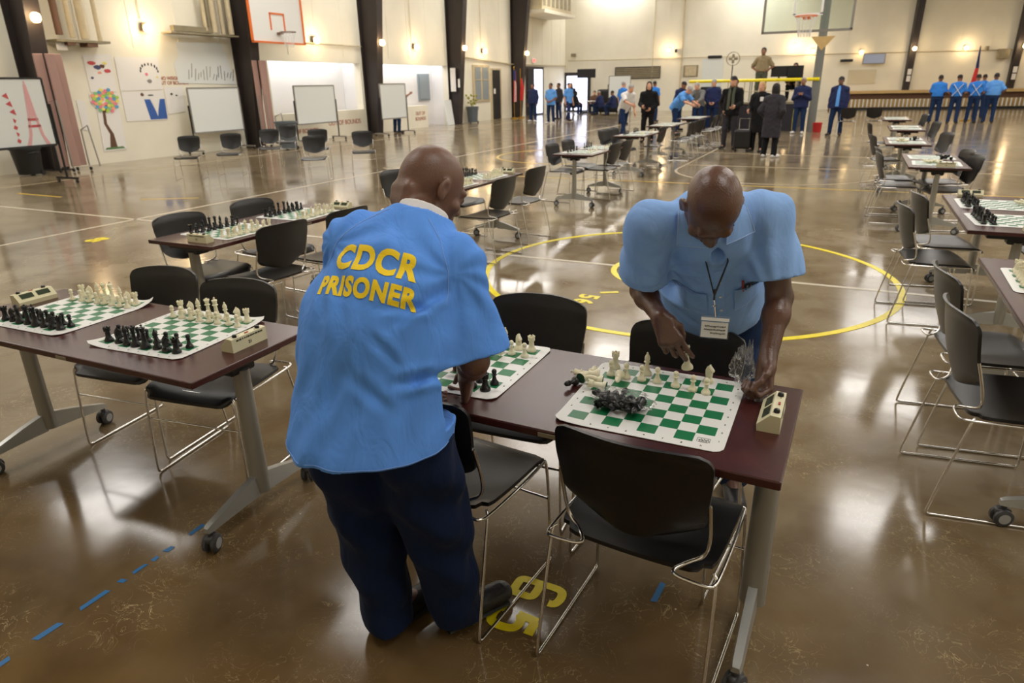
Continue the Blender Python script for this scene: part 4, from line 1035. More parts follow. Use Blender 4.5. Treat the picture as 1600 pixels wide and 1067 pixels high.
def add_hand(F, w, d, n, side, curl=(.5, .5, .55, .6), thumb=.4, s=1.0, spread=.06, k=.006, ts=None, fbase=None, joints=None):
    """wrist w, direction d, palm normal n, side +1 right hand"""
    d = nrm(d); n = nrm(n-(n@d)*d); sd = np.cross(d, n)*side
    tips = []
    F.cone(w, w+d*.03*s, .026*s, .028*s, k=.02, flat=(n, .72))
    bas = [.030, .010, -.011, -.031]; Ls = [(.045, .027, .021), (.049, .030, .022), (.046, .028, .021), (.037, .022, .019)]
    rd = [.0092, .0094, .0090, .0080]
    for i in range(4):
        kn = w+d*(.092-.004*abs(i-1.2)-.006*(i == 3))*s+sd*bas[i]*s-n*.004*s
        F.cone(w+d*.015*s+sd*bas[i]*.55*s, kn, .0145*s, .0118*s, k=.014)
        dd = nrm(d+sd*spread*(1.5-i)); ax = np.cross(dd, n); a = 0; p = kn
        for j in range(3):
            a += curl[i]*(1.0 if j else .8); v = rodr(dd, ax, a); q = p+v*Ls[i][j]*s
            F.cone(p, q, (rd[i]-.0006*j)*s, (rd[i]-.0006*(j+1))*s, k=k*.6); p = q
        tips.append((p, v))
    b = w+d*.022*s+sd*.024*s+n*.006*s
    t1 = nrm(d*.62+sd*(.62-.25*thumb)+n*(.25+.5*thumb)); m = b+t1*.040*s
    F.cone(w+d*.012*s+sd*.012*s+n*.004*s, b, .017*s, .016*s, k=.014); F.cone(b, m, .0155*s, .0112*s, k=.012)
    t2 = nrm(d*.85+sd*(.25-.5*thumb)+n*(.2+.4*thumb)); q = m+t2*.031*s; F.cone(m, q, .0108*s, .0098*s, k=.006)
    t3 = nrm(d*.9+sd*(.0-.6*thumb)+n*(.15+.3*thumb)); e = q+t3*.025*s; F.cone(q, e, .0098*s, .0078*s, k=.005)
    tips.append((e, t3)); return tips
def tframe(J):
    up = nrm(J['neck']-J['pelvis']); r_ = J['shR']-J['shL']; r_ = nrm(r_-(r_@up)*up); return r_, np.cross(up, r_), up
def sinfold(seed, amp, dirs=5, wl=(.07, .16)):
    rg = np.random.RandomState(seed); K = []
    for i in range(dirs):
        v = nrm(rg.normal(size=3)); K.append((v*2*PI/rg.uniform(*wl), rg.uniform(0, 6.28), nrm(rg.normal(size=3))*2*PI/.3, rg.uniform(0, 6.28)))
    def fn(x, y, z):
        r_ = 0
        for kv, ph, k2, p2 in K:
            r_ = r_+np.sin(kv[0]*x+kv[1]*y+kv[2]*z+ph+1.5*np.sin(k2[0]*x+k2[1]*y+k2[2]*z+p2))
        return r_*amp/dirs*1.6
    return fn
def bounds(pts, m=.28): P = np.array(pts); return P.min(0)-m, P.max(0)+m
def add_body(F, J, g=1.0, detail=True, hands=None):
    r_, f_, u_ = tframe(J); pel, neck = J['pelvis'], J['neck']; L = np.linalg.norm(neck-pel)
    T = np.stack([r_, f_, u_], 1)
    F.ell(pel, (.155*g, .105*g, .12), T, .03); F.ell(pel+u_*L*.35, (.145*g, .105*g, .16), T, .05); F.ell(pel+u_*L*.68, (.165*g, .105*g, .16), T, .05)
    F.cone(J['shL'], J['shR'], .042, k=.04); F.cone(neck-u_*.06, neck, .07, .056, k=.04)
    hb = J['head']+J['H'] @ np.array((0, -.035, -.075))
    F.cone(neck-u_*.02, hb, .058, .052, k=.025)
    add_head(F, J['head'], J['H'], J.get('hs', 1.0), detail)
    for q in 'LR':
        F.cone(J['sh'+q], J['el'+q], .046*(.5+.5*g), .040, k=.03); F.cone(J['el'+q], J['wr'+q], .042, .027, k=.015)
        mid = J['el'+q]*.72+J['wr'+q]*.28; F.cone(mid, mid, .043, k=.02)
        F.cone(J['hip'+q], J['kn'+q], .085*g, .055, k=.03); F.cone(J['kn'+q], J['an'+q], .052, .036, k=.02)
        F.cone(J['an'+q], J['toe'+q], .034, .022, k=.02)
    for q, sd in (('L', -1), ('R', 1)):
        hd = hands[q] if hands else {}
        d = hd.get('d', nrm(J['wr'+q]-J['el'+q])); n = hd.get('n', nrm(-sd*r_*.8+f_*.3))
        J['tips'+q] = add_hand(F, J['wr'+q], np.array(d, float), np.array(n, float), sd, hd.get('curl', (.35, .4, .45, .5)), hd.get('thumb', .3), hd.get('s', 1.0 if detail else 1.05), k=.006)
def loc_pose(h=1.75, lean=0, turn=0, sit=False, arms=('down', 'down'), step=0, face=None, headtilt=0, stance=.1, headturn=0):
    """joints in a local frame, the person faces +y"""
    s = h/1.75; J = {}
    pz = .50 if sit else .93
    J['pelvis'] = V(0, 0, pz)*1; J['neck'] = V(0, -.01, pz+.53); J['shL'] = V(-.18, -.005, pz+.435); J['shR'] = V(.18, -.005, pz+.435); J['head'] = V(0, .03, pz+.68)
    up = V(0, 0, 1); fc = V(math.sin(R(headturn)), math.cos(R(headturn)), -math.sin(R(headtilt)))
    if lean:
        a = R(lean)
        def rx(p): q = p-J['pelvis']; return J['pelvis']+V(q[0], q[1]*math.cos(a)+q[2]*math.sin(a), -q[1]*math.sin(a)+q[2]*math.cos(a))
        for k in ('neck', 'shL', 'shR'): J[k] = rx(J[k])
        hd = rx(J['head']); J['head'] = hd
        fc = nrm(V(math.sin(R(headturn)), math.cos(a*.8)*math.cos(R(headturn)), -math.sin(a*.8)-math.sin(R(headtilt)))); up = V(0, math.sin(a*.6), math.cos(a*.6))
    J['H'] = head_frame(fc, up)
    for q, sd in (('L', -1), ('R', 1)):
        S = J['sh'+q]; m = arms[0 if q == 'L' else 1]
        fwd = V(0, 1, 0)
        if isinstance(m, tuple): E_, W_ = S+V(*m[0])*V(sd, 1, 1), S+V(*m[1])*V(sd, 1, 1)
        elif m == 'down': E_, W_ = S+V(sd*.06, -.03, -.28), S+V(sd*.065, .04, -.53)
        elif m == 'hip': E_, W_ = S+V(sd*.17, -.06, -.24), S+V(sd*.0, .06, -.36)
        elif m == 'fold': E_, W_ = S+V(sd*.07, .04, -.27), S+V(-sd*.14, .22, -.24)
        elif m == 'clasp': E_, W_ = S+V(sd*.07, .0, -.28), S+V(-sd*.10, .17, -.40)
        elif m == 'pray': E_, W_ = S+V(sd*.07, .03, -.28), S+V(-sd*.12, .25, -.16)
        elif m == 'reach': E_, W_ = S+V(sd*.03, .20, -.20), S+V(sd*-.02, .42, -.28)
        elif m == 'up': E_, W_ = S+V(sd*.10, .24, -.02), S+V(sd*.08, .48, .08)
        elif m == 'pocket': E_, W_ = S+V(sd*.11, -.10, -.26), S+V(sd*.01, .02, -.44)
        elif m == 'table': E_, W_ = S+V(sd*.06, .10, -.27), S+V(-sd*.02, .32, -.33)
        elif m == 'behind': E_, W_ = S+V(sd*.08, -.08, -.27), S+V(-sd*.10, -.17, -.42)
        J['el'+q], J['wr'+q] = E_, W_
        J['hip'+q] = J['pelvis']+V(sd*.09, 0, -.03)
        if sit: J['kn'+q] = V(sd*.15, .43, .50); J['an'+q] = V(sd*.15, .40, .09); J['toe'+q] = V(sd*.17, .54, .035)
        else:
            st = step*sd*.5
            J['kn'+q] = V(sd*(.09+stance*.3), st*.5+.02, .49); J['an'+q] = V(sd*(.08+stance*.5), st-.02, .09); J['toe'+q] = V(sd*(.10+stance*.6), st+.13, .035)
    a = R(turn)
    for k in list(J):
        if k == 'H': J['H'] = np.array(Matrix.Rotation(a, 3, 'Z')) @ J['H']
        else: x, y, z = J[k]*s; J[k] = V(x*math.cos(a)-y*math.sin(a), x*math.sin(a)+y*math.cos(a), z)
    J['hs'] = s
    return J
def garment_top(J, h, kind, g=1.0, seed=1, fold=.006):
    r_, f_, u_ = tframe(J); pel, neck = J['pelvis'], J['neck']; L = np.linalg.norm(neck-pel)
    long_ = kind in ('jacket', 'coat', 'longsleeve'); ext = {'coat': .42, 'jacket': .12, 'shirt': .13, 'tucked': -.04, 'longsleeve': .08}[kind]
    pad = .022 if long_ else .014
    dn = V(0, 0, -1) if ext > .2 else -u_
    hem = pel+dn*ext
    pts = [pel, neck, hem]+[J[k] for k in ('shL', 'shR', 'elL', 'elR', 'wrL', 'wrR')]
    lo, hi = bounds(pts, .27); F = Field(lo, hi, h)
    fl = (f_, .68)
    F.cone(hem, pel+u_*L*.3, (.185*g+pad), (.178*g+pad), k=.03, flat=fl); F.cone(pel+u_*L*.3, pel+u_*L*.66, .178*g+pad, .160*g+pad, k=.05, flat=fl)
    F.cone(J['shL'], J['shR'], .058+pad*.4, k=.06); F.cone(neck-u_*.05, neck-u_*.005, .085, .066, k=.04)
    for q in 'LR': F.cone(neck-u_*.045, J['sh'+q], .075, .056+pad*.3, k=.05)
    ends = []
    for q in 'LR':
        S, E_, W_ = J['sh'+q], J['el'+q], J['wr'+q]
        if long_: F.cone(S, E_, .064+pad*.5, .056+pad*.4, k=.04); F.cone(E_, W_-(W_-E_)*.02, .056+pad*.4, .042+pad*.2, k=.02)
        else:
            e = S+(E_-S)*.86; F.cone(S, e, .070, .078, k=.04)
            ends.append((e, nrm(E_-S)))
    if fold: F.disp(sinfold(seed, fold))
    for e, d in ends: # open sleeve
        F.cone(e+d*.012, e+d*.13, .12, k=.003, neg=True, flatend=True); F.cone(e-d*.03, e+d*.03, .064, k=.003, neg=True, flatend=True)
    # square hem, hollow below
    F.cone(hem, hem+nrm(hem-pel)*.35 if ext > 0 else hem-u_*.3, .34, k=.003, neg=True, flatend=True)
    # neck opening
    F.cone(neck-u_*.01, neck+u_*.12, .055, .07, k=.006, neg=True)
    return F
def garment_legs(J, h, g=1.0, wide=1.0, seed=2, fold=.006):
    pts = [J[k] for k in ('pelvis', 'hipL', 'hipR', 'knL', 'knR', 'anL', 'anR')]; lo, hi = bounds(pts, .22); F = Field(lo, hi, h)
    r_, f_, u_ = tframe(J); T = np.stack([r_, f_, u_], 1)
    F.ell(J['pelvis'], (.170*g, .120*g, .13), T, .03)
    for q in 'LR':
        F.cone(J['hip'+q], J['kn'+q], .098*g, .074*wide, k=.04); F.cone(J['kn'+q], J['an'+q]+V(0, 0, -.01), .074*wide, .062*wide, k=.02)
    if fold: F.disp(sinfold(seed, fold))
    F.plane_cut(V(0, 0, min(J['anL'][2], J['anR'][2])-.055), (0, 0, -1))
    return F
def shoe(J, q, h):
    a, t = J['an'+q], J['toe'+q]; d = nrm((t-a)*V(1, 1, 0)); F = Field(*bounds([a, t], .13), h); z0 = min(a[2], t[2]+.05)-.05
    base = V(0, 0, a[2]-.045)
    F.cone(a*V(1, 1, 0)+base-d*.035, t*V(1, 1, 0)+V(0, 0, a[2]-.052)+d*.03, .042, .043, k=.02, flat=(V(0, 0, 1), .9)); F.cone(a+V(0, 0, -.03), a+V(0, 0, .025), .045, .042, k=.03)
    F.plane_cut(V(0, 0, a[2]-.09), (0, 0, -1)); return F
def person(label, loc, J, look, g=1.0, h=.014, detail=False, seed=1, platform=0):
    t = thing('person', label, 'person', loc)
    pts = [J[k] for k in J if isinstance(J[k], np.ndarray) and J[k].shape == (3,)]
    F = Field(*bounds(pts, .18), h); add_body(F, J, g, detail=False)
    link('body', F.mesh('body', look['skin']), t)
    link({'coat': 'coat', 'jacket': 'jacket'}.get(look['top'], 'shirt'), garment_top(J, h, look['top'], g, seed).mesh('garment', look['topc']), t)
    link('trousers', garment_legs(J, h, g, 1.0, seed+7).mesh('trousers', look['legc']), t)
    for q in 'LR': link('shoe', shoe(J, q, h*.8).mesh('shoe', look.get('shoe', 'shoe_b')), t)
    hr = look.get('hair', 'short'); c, H_, s = J['head'], J['H'], J.get('hs', 1)
    P = lambda x, y, z: c+H_ @ (V(x, y, z)*s)
    if hr != 'bald':
        F = Field(*bounds([c], .42 if hr == 'long' else .2), h*.8)
        if hr == 'cap':
            F.ell(P(0, -.012, .045), V(.086, .106, .085)*s, H_, .01); F.cone(P(-.035, .09, .045), P(.035, .09, .045), .012, k=.01); F.cone(P(-.025, .12, .035), P(.025, .12, .035), .010, k=.03)
            F.plane_cut(P(0, 0, .03), -H_[:, 2]); nm = 'cap'
        else:
            F.ell(P(0, -.02, .038), V(.084, .100, .090)*s, H_, .01); nm = 'hair'
            if hr == 'long':
                F.ell(P(0, -.06, -.05), V(.085, .05, .12)*s, H_, .03)
                for q in (-1, 1): F.ell(P(q*.07, -.01, -.08), V(.028, .045, .11)*s, H_, .02)
            if hr == 'bob': F.ell(P(0, -.04, -.02), V(.092, .075, .085)*s, H_, .03)
            F.ell(P(0, .09, -.03), V(.066, .085, .085)*s, H_, .01, True)
            if hr == 'short': F.plane_cut(P(0, -.03, -.035), nrm(H_ @ V(0, -.1, -1)))
        link(nm, F.mesh(nm, look.get('hairc', 'hair_b')), t)
    r_, f_, u_ = tframe(J); ch = J['pelvis']+u_*.38*s
    ex = look.get('extra')
    if ex == 'cross':   # white cross belts over the back
        for sg in (-1, 1):
            pts = [J['pelvis']+u_*(.05+.42*k_/8)*s+r_*sg*(-.15+.30*k_/8)*s-f_*(.131 if 1 < k_ < 7 else .112)*g for k_ in range(9)]
            MB().tube(pts, .042, 6, flat=.3).obj('cross_belt', 'c_white', t)
    if ex == 'badge': MB().box((0, 0, 0), (.085, .006, .1)).obj('badge', 'paper', t).matrix_local = Matrix.Translation(Vector(ch-r_*.09+f_*(.142*g+.012))) @ Euler((0, 0, math.atan2(f_[1], f_[0])-PI/2)).to_matrix().to_4x4()
    if ex == 'scarf':
        for sg in (-1, 1): MB().tube([J['neck']+u_*.03+r_*sg*.05+f_*.06, ch+r_*sg*.05+f_*(.145*g), J['pelvis']+u_*.02+r_*sg*.06+f_*(.148*g)], .035, 8, flat=.35).obj('scarf', 'c_olive', t, smooth=60)
    if ex == 'openshirt':
        MB().tube([J['neck']+u_*.0+f_*.085, ch+f_*(.142*g), J['pelvis']-u_*.06+f_*(.142*g)], [.03, .045, .05], 8, flat=.3).obj('undershirt', 'c_light', t, smooth=60)
    if ex == 'stripe':
        MB().tube([J['hipR']*V(1, 1, 1)+r_*.10, J['knR']+r_*.078, J['anR']+r_*.066], .022, 6, flat=.4).obj('stripe', look.get('stripec', 'c_white'), t)
    return t
LK = lambda top, topc, legc='c_jeans', skin='skin_mid', hair='short', hairc='hair_b', shoe='shoe_b', extra=None, **k: dict(top=top, topc=topc, legc=legc, skin=skin, hair=hair, hairc=hairc, shoe=shoe, extra=extra, **k)
def face_to(deg): return deg-90     # turn so that +y faces the compass angle deg
BG = [ # x, y, facing angle, pose kwargs, look, girth, label
 (-14.0, 31.3, -100, dict(arms=('down', 'down')), LK('jacket', 'c_navy', shoe='shoe_w'), 1.15, 'person standing in navy jacket and dark trousers, left group near the wall flags'),
 (-14.6, 32.6, -70, dict(arms=('fold', 'fold')), LK('jacket', 'c_black'), 1.0, 'person in dark clothes half hidden behind the navy jacket of left group'),
 (-13.6, 33.6, -120, dict(arms=('down', 'down')), LK('jacket', 'c_charcoal'), 1.0, 'person in charcoal at the back of the left group by the lit door'),
 (-12.45, 29.8, -95, dict(arms=('clasp', 'clasp')), LK('shirt', 'c_light', shoe='shoe_w'), 1.1, 'person in light blue shirt with hands clasped, right of the left group'),
 (-12.6, 32.4, -30, dict(arms=('down', 'down'), step=.5), LK('shirt', 'c_light', 'c_navy', skin='skin_light'), .95, 'person walking behind the light blue shirt of left group'),
 (-14.75, 38.3, -60, dict(arms=('fold', 'fold')), LK('coat', 'c_black', 'c_black', hair='long'), 1.0, 'person in long black coat standing before the bright back doorway'),
 (-14.75, 38.7, -10, dict(sit=True, lean=12, arms=('table', 'table')), LK('jacket', 'c_black', skin='skin_dark2'), 1.0, 'person seated at round table left side, dark jacket'),
 (-13.8, 39.75, -90, dict(sit=True, lean=10, arms=('table', 'table')), LK('longsleeve', 'c_brown', skin='skin_light'), 1.0, 'person in brown seated behind the small back table'),
 (-12.95, 38.4, 160, dict(sit=True, lean=15, arms=('table', 'table')), LK('jacket', 'c_navy', hair='cap', hairc='hair_g'), 1.05, 'person in navy seated on right side of small back table'),
 (-12.1, 38.0, 170, dict(sit=True, lean=8, arms=('table', 'table')), LK('jacket', 'c_navy'), 1.05, 'second navy jacket person seated farther right at back table'),
 (-6.75, 22.3, -40, dict(lean=30, arms=('down', 'reach'), step=.55), LK('shirt', 'c_white', skin='skin_light', hair='short', hairc='hair_g', shoe='shoe_w'), 1.05, 'person in white shirt leaning behind the woman in black'),
 (-5.5, 20.6, -78, dict(h=1.72, arms=('clasp', 'table')), LK('longsleeve', 'c_black', 'c_black', skin='skin_light', hair='long'), 1.0, 'person with long dark hair in black top, smiling, behind the middle left tables'),
 (-8.2, 31.6, 80, dict(arms=('down', 'down')), LK('shirt', 'c_blue', skin='skin_mid'), 1.1, 'person in bright blue shirt seen from behind, right of the woman in black'),
 (-9.0, 29.5, 60, dict(arms=('down', 'down')), LK('shirt', 'c_blue', skin='skin_light', hairc='hair_g'), 1.0, 'person in bright blue shirt partly hidden by the white shirt'),
 (-5.35, 23.6, -25, dict(lean=42, arms=('reach', 'reach'), step=.2), LK('shirt', 'c_light', skin='skin_light', hair='cap', hairc='hair_g'), 1.25, 'person in light blue bending over the farthest left table, grey cap'),
 (-5.85, 25.9, -30, dict(lean=20, arms=('reach', 'down')), LK('jacket', 'c_navy', hair='cap', hairc='hair_b'), 1.1, 'person in navy partly hidden behind the bending light blue person'),
 (-4.95, 25.2, -95, dict(lean=28, arms=('reach', 'reach')), LK('longsleeve', 'c_grey', skin='skin_light', hairc='hair_g'), 1.0, 'person in grey leaning at the farthest left table'),
 (-4.5, 25.35, -90, dict(arms=('clasp', 'clasp')), LK('jacket', 'c_navy', skin='skin_light', hair='cap', hairc='hair_g'), 1.1, 'person in dark blue with grey cap standing left of the scarf man'),
 (-3.75, 25.2, -100, dict(arms=('fold', 'fold')), LK('jacket', 'c_brown', 'c_black', skin='skin_mid'), 1.0, 'person in brown half hidden behind the man with the scarf'),
 (-2.87, 18.9, -95, dict(h=1.8, arms=('table', 'pocket')), LK('jacket', 'c_black', 'c_charcoal', skin='skin_light', hair='cap', hairc='hair_b', extra='scarf'), 1.05, 'person in black jacket and olive scarf with a black hat'),
 (-2.1, 18.3, -110, dict(h=1.66, arms=('down', 'table')), LK('coat', 'c_black', 'c_black', skin='skin_light', hair='bob', hairc='hair_bl', extra='badge'), 1.0, 'person with blond hair in long black coat with white badge'),
 (-1.66, 17.0, 70, dict(h=1.62, arms=('pocket', 'pocket')), LK('coat', 'c_charcoal', 'c_black', skin='skin_light', hair='long', shoe='shoe_w'), 1.05, 'person in dark grey hooded coat seen from behind with black hair'),
 (-1.62, 25.0, -95, dict(arms=('pray', 'pray')), LK('jacket', 'c_navy', skin='skin_mid', hairc='hair_g', shoe='shoe_w', extra='stripe', stripec='yellow'), 1.15, 'person in navy jacket with yellow stripe on trousers, white hair'),
 (-.5, 24.2, -100, dict(arms=('down', 'down'), stance=.14), LK('jacket', 'c_navy', skin='skin_dark2', hair='cap', hairc='hair_b', extra='openshirt'), 1.15, 'person in open navy jacket over light blue shirt, dark cap'),
 (2.75, 31.6, 80, dict(arms=('clasp', 'clasp')), LK('tucked', 'c_blue', skin='skin_dark2', hair='short'), 1.2, 'leftmost person of the line in blue shirts, seen from behind, no belts'),
 (3.35, 31.4, 82, dict(arms=('clasp', 'clasp'), headturn=30), LK('tucked', 'c_blue', skin='skin_mid', extra='cross'), 1.05, 'person in blue with white cross belts, left one of the two'),
 (3.98, 31.8, 82, dict(arms=('clasp', 'clasp')), LK('tucked', 'c_blue', skin='skin_mid', extra='cross'), 1.1, 'person in blue with white cross belts, right one of the two'),
 (4.62, 35.2, 80, dict(arms=('clasp', 'clasp')), LK('tucked', 'c_blue', skin='skin_mid'), 1.0, 'person in blue shirt farther back behind the right end of the line'),
 (4.55, 31.9, 82, dict(h=1.78, arms=('hip', 'hip')), LK('tucked', 'c_light', skin='skin_dark2'), 1.25, 'rightmost person of the line in a lighter blue shirt, hands on hips'),
 (-16.12, 22.95, 75, dict(arms=('down', 'up'), lean=10), LK('shirt', 'c_blue', skin='skin_mid'), 1.0, 'person in blue reaching toward the grey window behind the rolling whiteboard'),
]
for i, (x, y, fa, kw, look, g, lb) in enumerate(BG):
    J = loc_pose(turn=face_to(fa), **kw); person(lb, (x, y, 0), J, look, g, seed=i*3+1)
# ================================================================== THE TWO MEN AT THE FRONT
def surf_project(me_src, tgt_me, Mx, direction, off=.0015, cuts=3):
    """lay a flat mesh (letters) onto a surface: every vertex is cast along direction"""
    bm = bmesh.new(); bm.from_mesh(me_src); bmesh.ops.triangulate(bm, faces=bm.faces[:])
    for _ in range(6):
        ed = [e for e in bm.edges if e.calc_length() > cuts]
        if not ed: break
        bmesh.ops.subdivide_edges(bm, edges=ed, cuts=1); bmesh.ops.triangulate(bm, faces=bm.faces[:])
    vt = [v.co[:] for v in tgt_me.vertices]; bvh = BVHTree.FromPolygons(vt, [p.vertices[:] for p in tgt_me.polygons])
    d = Vector(direction).normalized()
    for v in bm.verts:
        p = Mx @ v.co; h, n, i, dist = bvh.ray_cast(p, d)
        v.co = (h-d*off if h is not None else p+d*.1)
    me = bpy.data.meshes.new('lettering'); bm.to_mesh(me); bm.free(); return me
def nails(t, tips, m='nail'):
    for (p, v), ax in tips:
        b = MB(); zz = Vector(v); M_ = zz.to_track_quat('Z', 'Y').to_matrix()
        b.lathe([(0, -.001), (.0055, 0), (.0058, .004), (.004, .010), (0, .011)], Vector(p)-zz*.002+Vector(ax)*.0045, 8, M_); b.obj('finger_nail', m, t, smooth=60)

# ---- man with yellow lettering (seen from behind)
org = (-1.05, 1.42, 0); O = V(*org)
J = dict(pelvis=V(-1.075, 1.30, .93), neck=V(-1.05, 1.565, 1.305), shL=V(-1.185, 1.44, 1.278), shR=V(-.90, 1.505, 1.222), head=V(-1.095, 1.715, 1.388),
         elR=V(-.855, 1.50, .955), wrR=V(-.960, 1.635, .835), elL=V(-1.20, 1.66, 1.06), wrL=V(-1.17, 1.80, .86),
         hipL=V(-1.18, 1.30, .88), hipR=V(-.98, 1.32, .88), knL=V(-1.18, 1.37, .49), knR=V(-.975, 1.42, .49), anL=V(-1.145, 1.375, .09), anR=V(-.955, 1.49, .09), toeL=V(-1.10, 1.54, .035), toeR=V(-.885, 1.61, .035))
for k in J: J[k] = J[k]-V(org[0], org[1], 0)
J['H'] = head_frame(V(.45, .75, -.55), V(.1, .35, .9)); J['hs'] = 1.0
manA = thing('person', 'person bending over the table in blue shirt with yellow lettering, seen from behind', 'person', org)
pts = [v for k, v in J.items() if isinstance(v, np.ndarray) and v.shape == (3,)]
F = Field(*bounds(pts, .16), .0055)
add_body(F, J, 1.2, True, hands=dict(R=dict(d=nrm(V(-.25, .35, -.75)), n=nrm(V(-.9, -.2, .1)), curl=(.7, .75, .8, .8), thumb=.5, s=1.05), L=dict(d=nrm(V(.5, .4, -.6)), n=nrm(V(.2, -.5, -.7)), curl=(.5, .5, .55, .6), thumb=.4)))
# rolls at the nape
c, H_ = J['head'], J['H']; P = lambda x, y, z: c+H_ @ V(x, y, z)
F.cone(P(-.035, -.085, -.045), P(.035, -.085, -.045), .02, k=.02); F.cone(P(-.03, -.075, -.075), P(.03, -.075, -.075), .022, k=.018)
link('body', F.mesh('body', 'skin_dark2'), manA)
r_, f_, u_ = tframe(J); L = np.linalg.norm(J['neck']-J['pelvis'])
def big_shirt(J, hem, g, sl, seed, hz=.0055, back=True, hemn=None, belly=0, sleeve_r=(.078, .104), shr=.085, nk=.11, trap=.085, creases=(), side=1):
    r_, f_, u_ = tframe(J); pel, neck = J['pelvis'], J['neck']; L = np.linalg.norm(neck-pel)
    F = Field(*bounds([pel, neck, hem]+[J[k] for k in ('shL', 'shR', 'elL', 'elR')], .30), hz)
    mid = pel+u_*L*.35
    F.cone(hem, mid, g[0], g[1], k=.03, flat=(f_, .78)); F.cone(mid, pel+u_*L*.72, g[1], g[2], k=.08, flat=(f_, .74))
    F.cone(J['shL'], J['shR'], shr, k=.07); F.cone(neck-u_*.07, neck+u_*.004, nk, nk*.72, k=.05)
    for q in 'LR': F.cone(neck-u_*.05-f_*.01, J['sh'+q]-u_*.01, trap, shr*.92, k=.06)
    if back: F.cone((J['shL']+J['shR'])/2-f_*.02-u_*.09, mid-f_*.03, .12, .13, k=.08)
    ends = []
    for q in 'LR':
        S, E_ = J['sh'+q], J['el'+q]; e = S+(E_-S)*sl; F.cone(S, e, sleeve_r[0], sleeve_r[1], k=.045); ends.append((e, nrm(E_-S)))
    rg = np.random.RandomState(seed)
    # hanging folds: run mostly along the body, stronger towards the hem, plus pulls from the armpits
    f1 = sinfold(seed, .0045, 6, (.10, .22)); 
    K = [(rg.uniform(.055, .12), rg.uniform(0, 6.28), rg.uniform(-.4, .4), rg.uniform(2, 6)) for _ in range(4)]
    def fold(x, y, z):
        px, py, pz = x-pel[0], y-pel[1], z-pel[2]; a = px*r_[0]+py*r_[1]+pz*r_[2]; b = px*u_[0]+py*u_[1]+pz*u_[2]; c_ = px*f_[0]+py*f_[1]+pz*f_[2]
        s_ = 0
        for wl_, ph, tl, bw in K: s_ = s_+np.sin((a+tl*b)*2*PI/wl_+ph+.8*np.sin(b*bw*2+ph*3)+c_*6)*np.clip(.9-1.2*np.abs(b/L-.1+ph*.12), .0, 1)
        for sg in (-1, 1):
            dx, dy = a-sg*.17, b-L*.70; rr = np.sqrt(dx*dx+dy*dy)+1e-4; th = np.arctan2(dy, dx*sg)
            s_ = s_+1.5*np.sin(th*9+rr*16)*np.exp(-((rr-.13)/.09)**2)
        s_ = s_*.003
        for (x0, y0, x1, y1, am, wd_) in creases:
            dx, dy = x1-x0, y1-y0; t = np.clip(((a-x0)*dx+(b-y0)*dy)/(dx*dx+dy*dy), 0, 1); ds = np.sqrt((a-x0-t*dx)**2+(b-y0-t*dy)**2)
            env = np.sin(np.clip(t, .06, .94)*PI)*(1/(1+np.exp(-c_*side*60)))
            s_ = s_+am*env*(np.exp(-(ds/wd_)**2)-.55*np.exp(-((ds-1.9*wd_)/wd_)**2))
        return s_
    F.disp(lambda x, y, z: f1(x, y, z)+fold(x, y, z), band=.04)
    for e, d in ends:
        F.cone(e, e+d*.16, .17, k=.004, neg=True, flatend=True); F.cone(e-d*.055, e+d*.04, sleeve_r[1]-.040, sleeve_r[1]-.008, k=.004, neg=True, flatend=True)
    hn = nrm(hem-mid) if hemn is None else nrm(hemn)
    F.cone(hem, hem+hn*.4, .42, k=.003, neg=True, flatend=True)
    F.cone(hem-hn*.07, hem+hn*.05, g[0]-.035, g[0]-.010, k=.004, neg=True, flat=(f_, .74), flatend=True)
    return F
hem = J['pelvis']-V(.0, .01, .165)
F = big_shirt(J, hem, (.228, .208, .170), .90, 11, hemn=V(.03, -.02, -1), sleeve_r=(.064, .100), shr=.054, nk=.098, trap=.084, side=-1, creases=[(.175, .30, .07, .13, .012, .012), (.16, .22, .03, .17, .009, .011), (.22, .08, .10, .0, .012, .012), (.12, .05, .02, .11, .006, .012), (-.10, .24, -.03, .06, .005, .016), (-.17, .28, -.12, .12, .007, .014), (.0, .0, .13, -.06, .006, .015), (-.02, .42, .03, .33, .004, .012)])
F.ell(J['neck']+u_*.040-f_*.005, (.094, .098, .055), np.stack([r_, f_, u_], 1), .006, True)
shirtA = F.mesh('shirt', 'c_blueA'); sA = link('shirt', shirtA, manA)
# white undershirt collar
F = Field(*bounds([J['neck']], .16), .004); nk = J['neck']; hd = nrm(J['head']+J['H'] @ V(0, -.035, -.075)-nk)
F.cone(nk-u_*.05-f_*.008, nk+u_*.06-f_*.0, .088, .068, k=.01); F.cone(nk+u_*.050, nk+u_*.16, .14, k=.002, neg=True, flatend=True); F.cone(nk-u_*.0, nk+u_*.06, .060, k=.003, neg=True, flatend=True)
link('undershirt', F.mesh('undershirt', 'c_white'), manA)
F.f[:] = .2
# lettering on the back
def on_back(txt, size, cx, cz, rot, bold, sx=1.0):
    me = text_mesh(txt, size, 0, bold, spacing=1.10)
    pel = J['pelvis']; ctr = pel+r_*cx+u_*cz-f_*.5
    Rm = Matrix((list(r_), list(u_), list(-f_))).transposed().to_4x4()   # text x -> person's right (seen from behind: left to right)
    Mx = Matrix.Translation(Vector(ctr)) @ Rm @ Matrix.Rotation(rot, 4, 'Z') @ Matrix.Diagonal((sx, 1.15, 1, 1))
    m2 = surf_project(me, shirtA, Mx, Vector(f_), .0018, .010); m2.materials.clear(); m2.materials.append(MT['yellow_ink']); return link('lettering', m2, manA)
MT['yellow_ink'] = mat('yellow shirt print', (255, 220, 30), .7)
on_back('CDCR', .080, -.020, L*.62, R(4), .0036, .94); on_back('PRISONER', .058, -.022, L*.62-.078, R(4), .0030, .93)
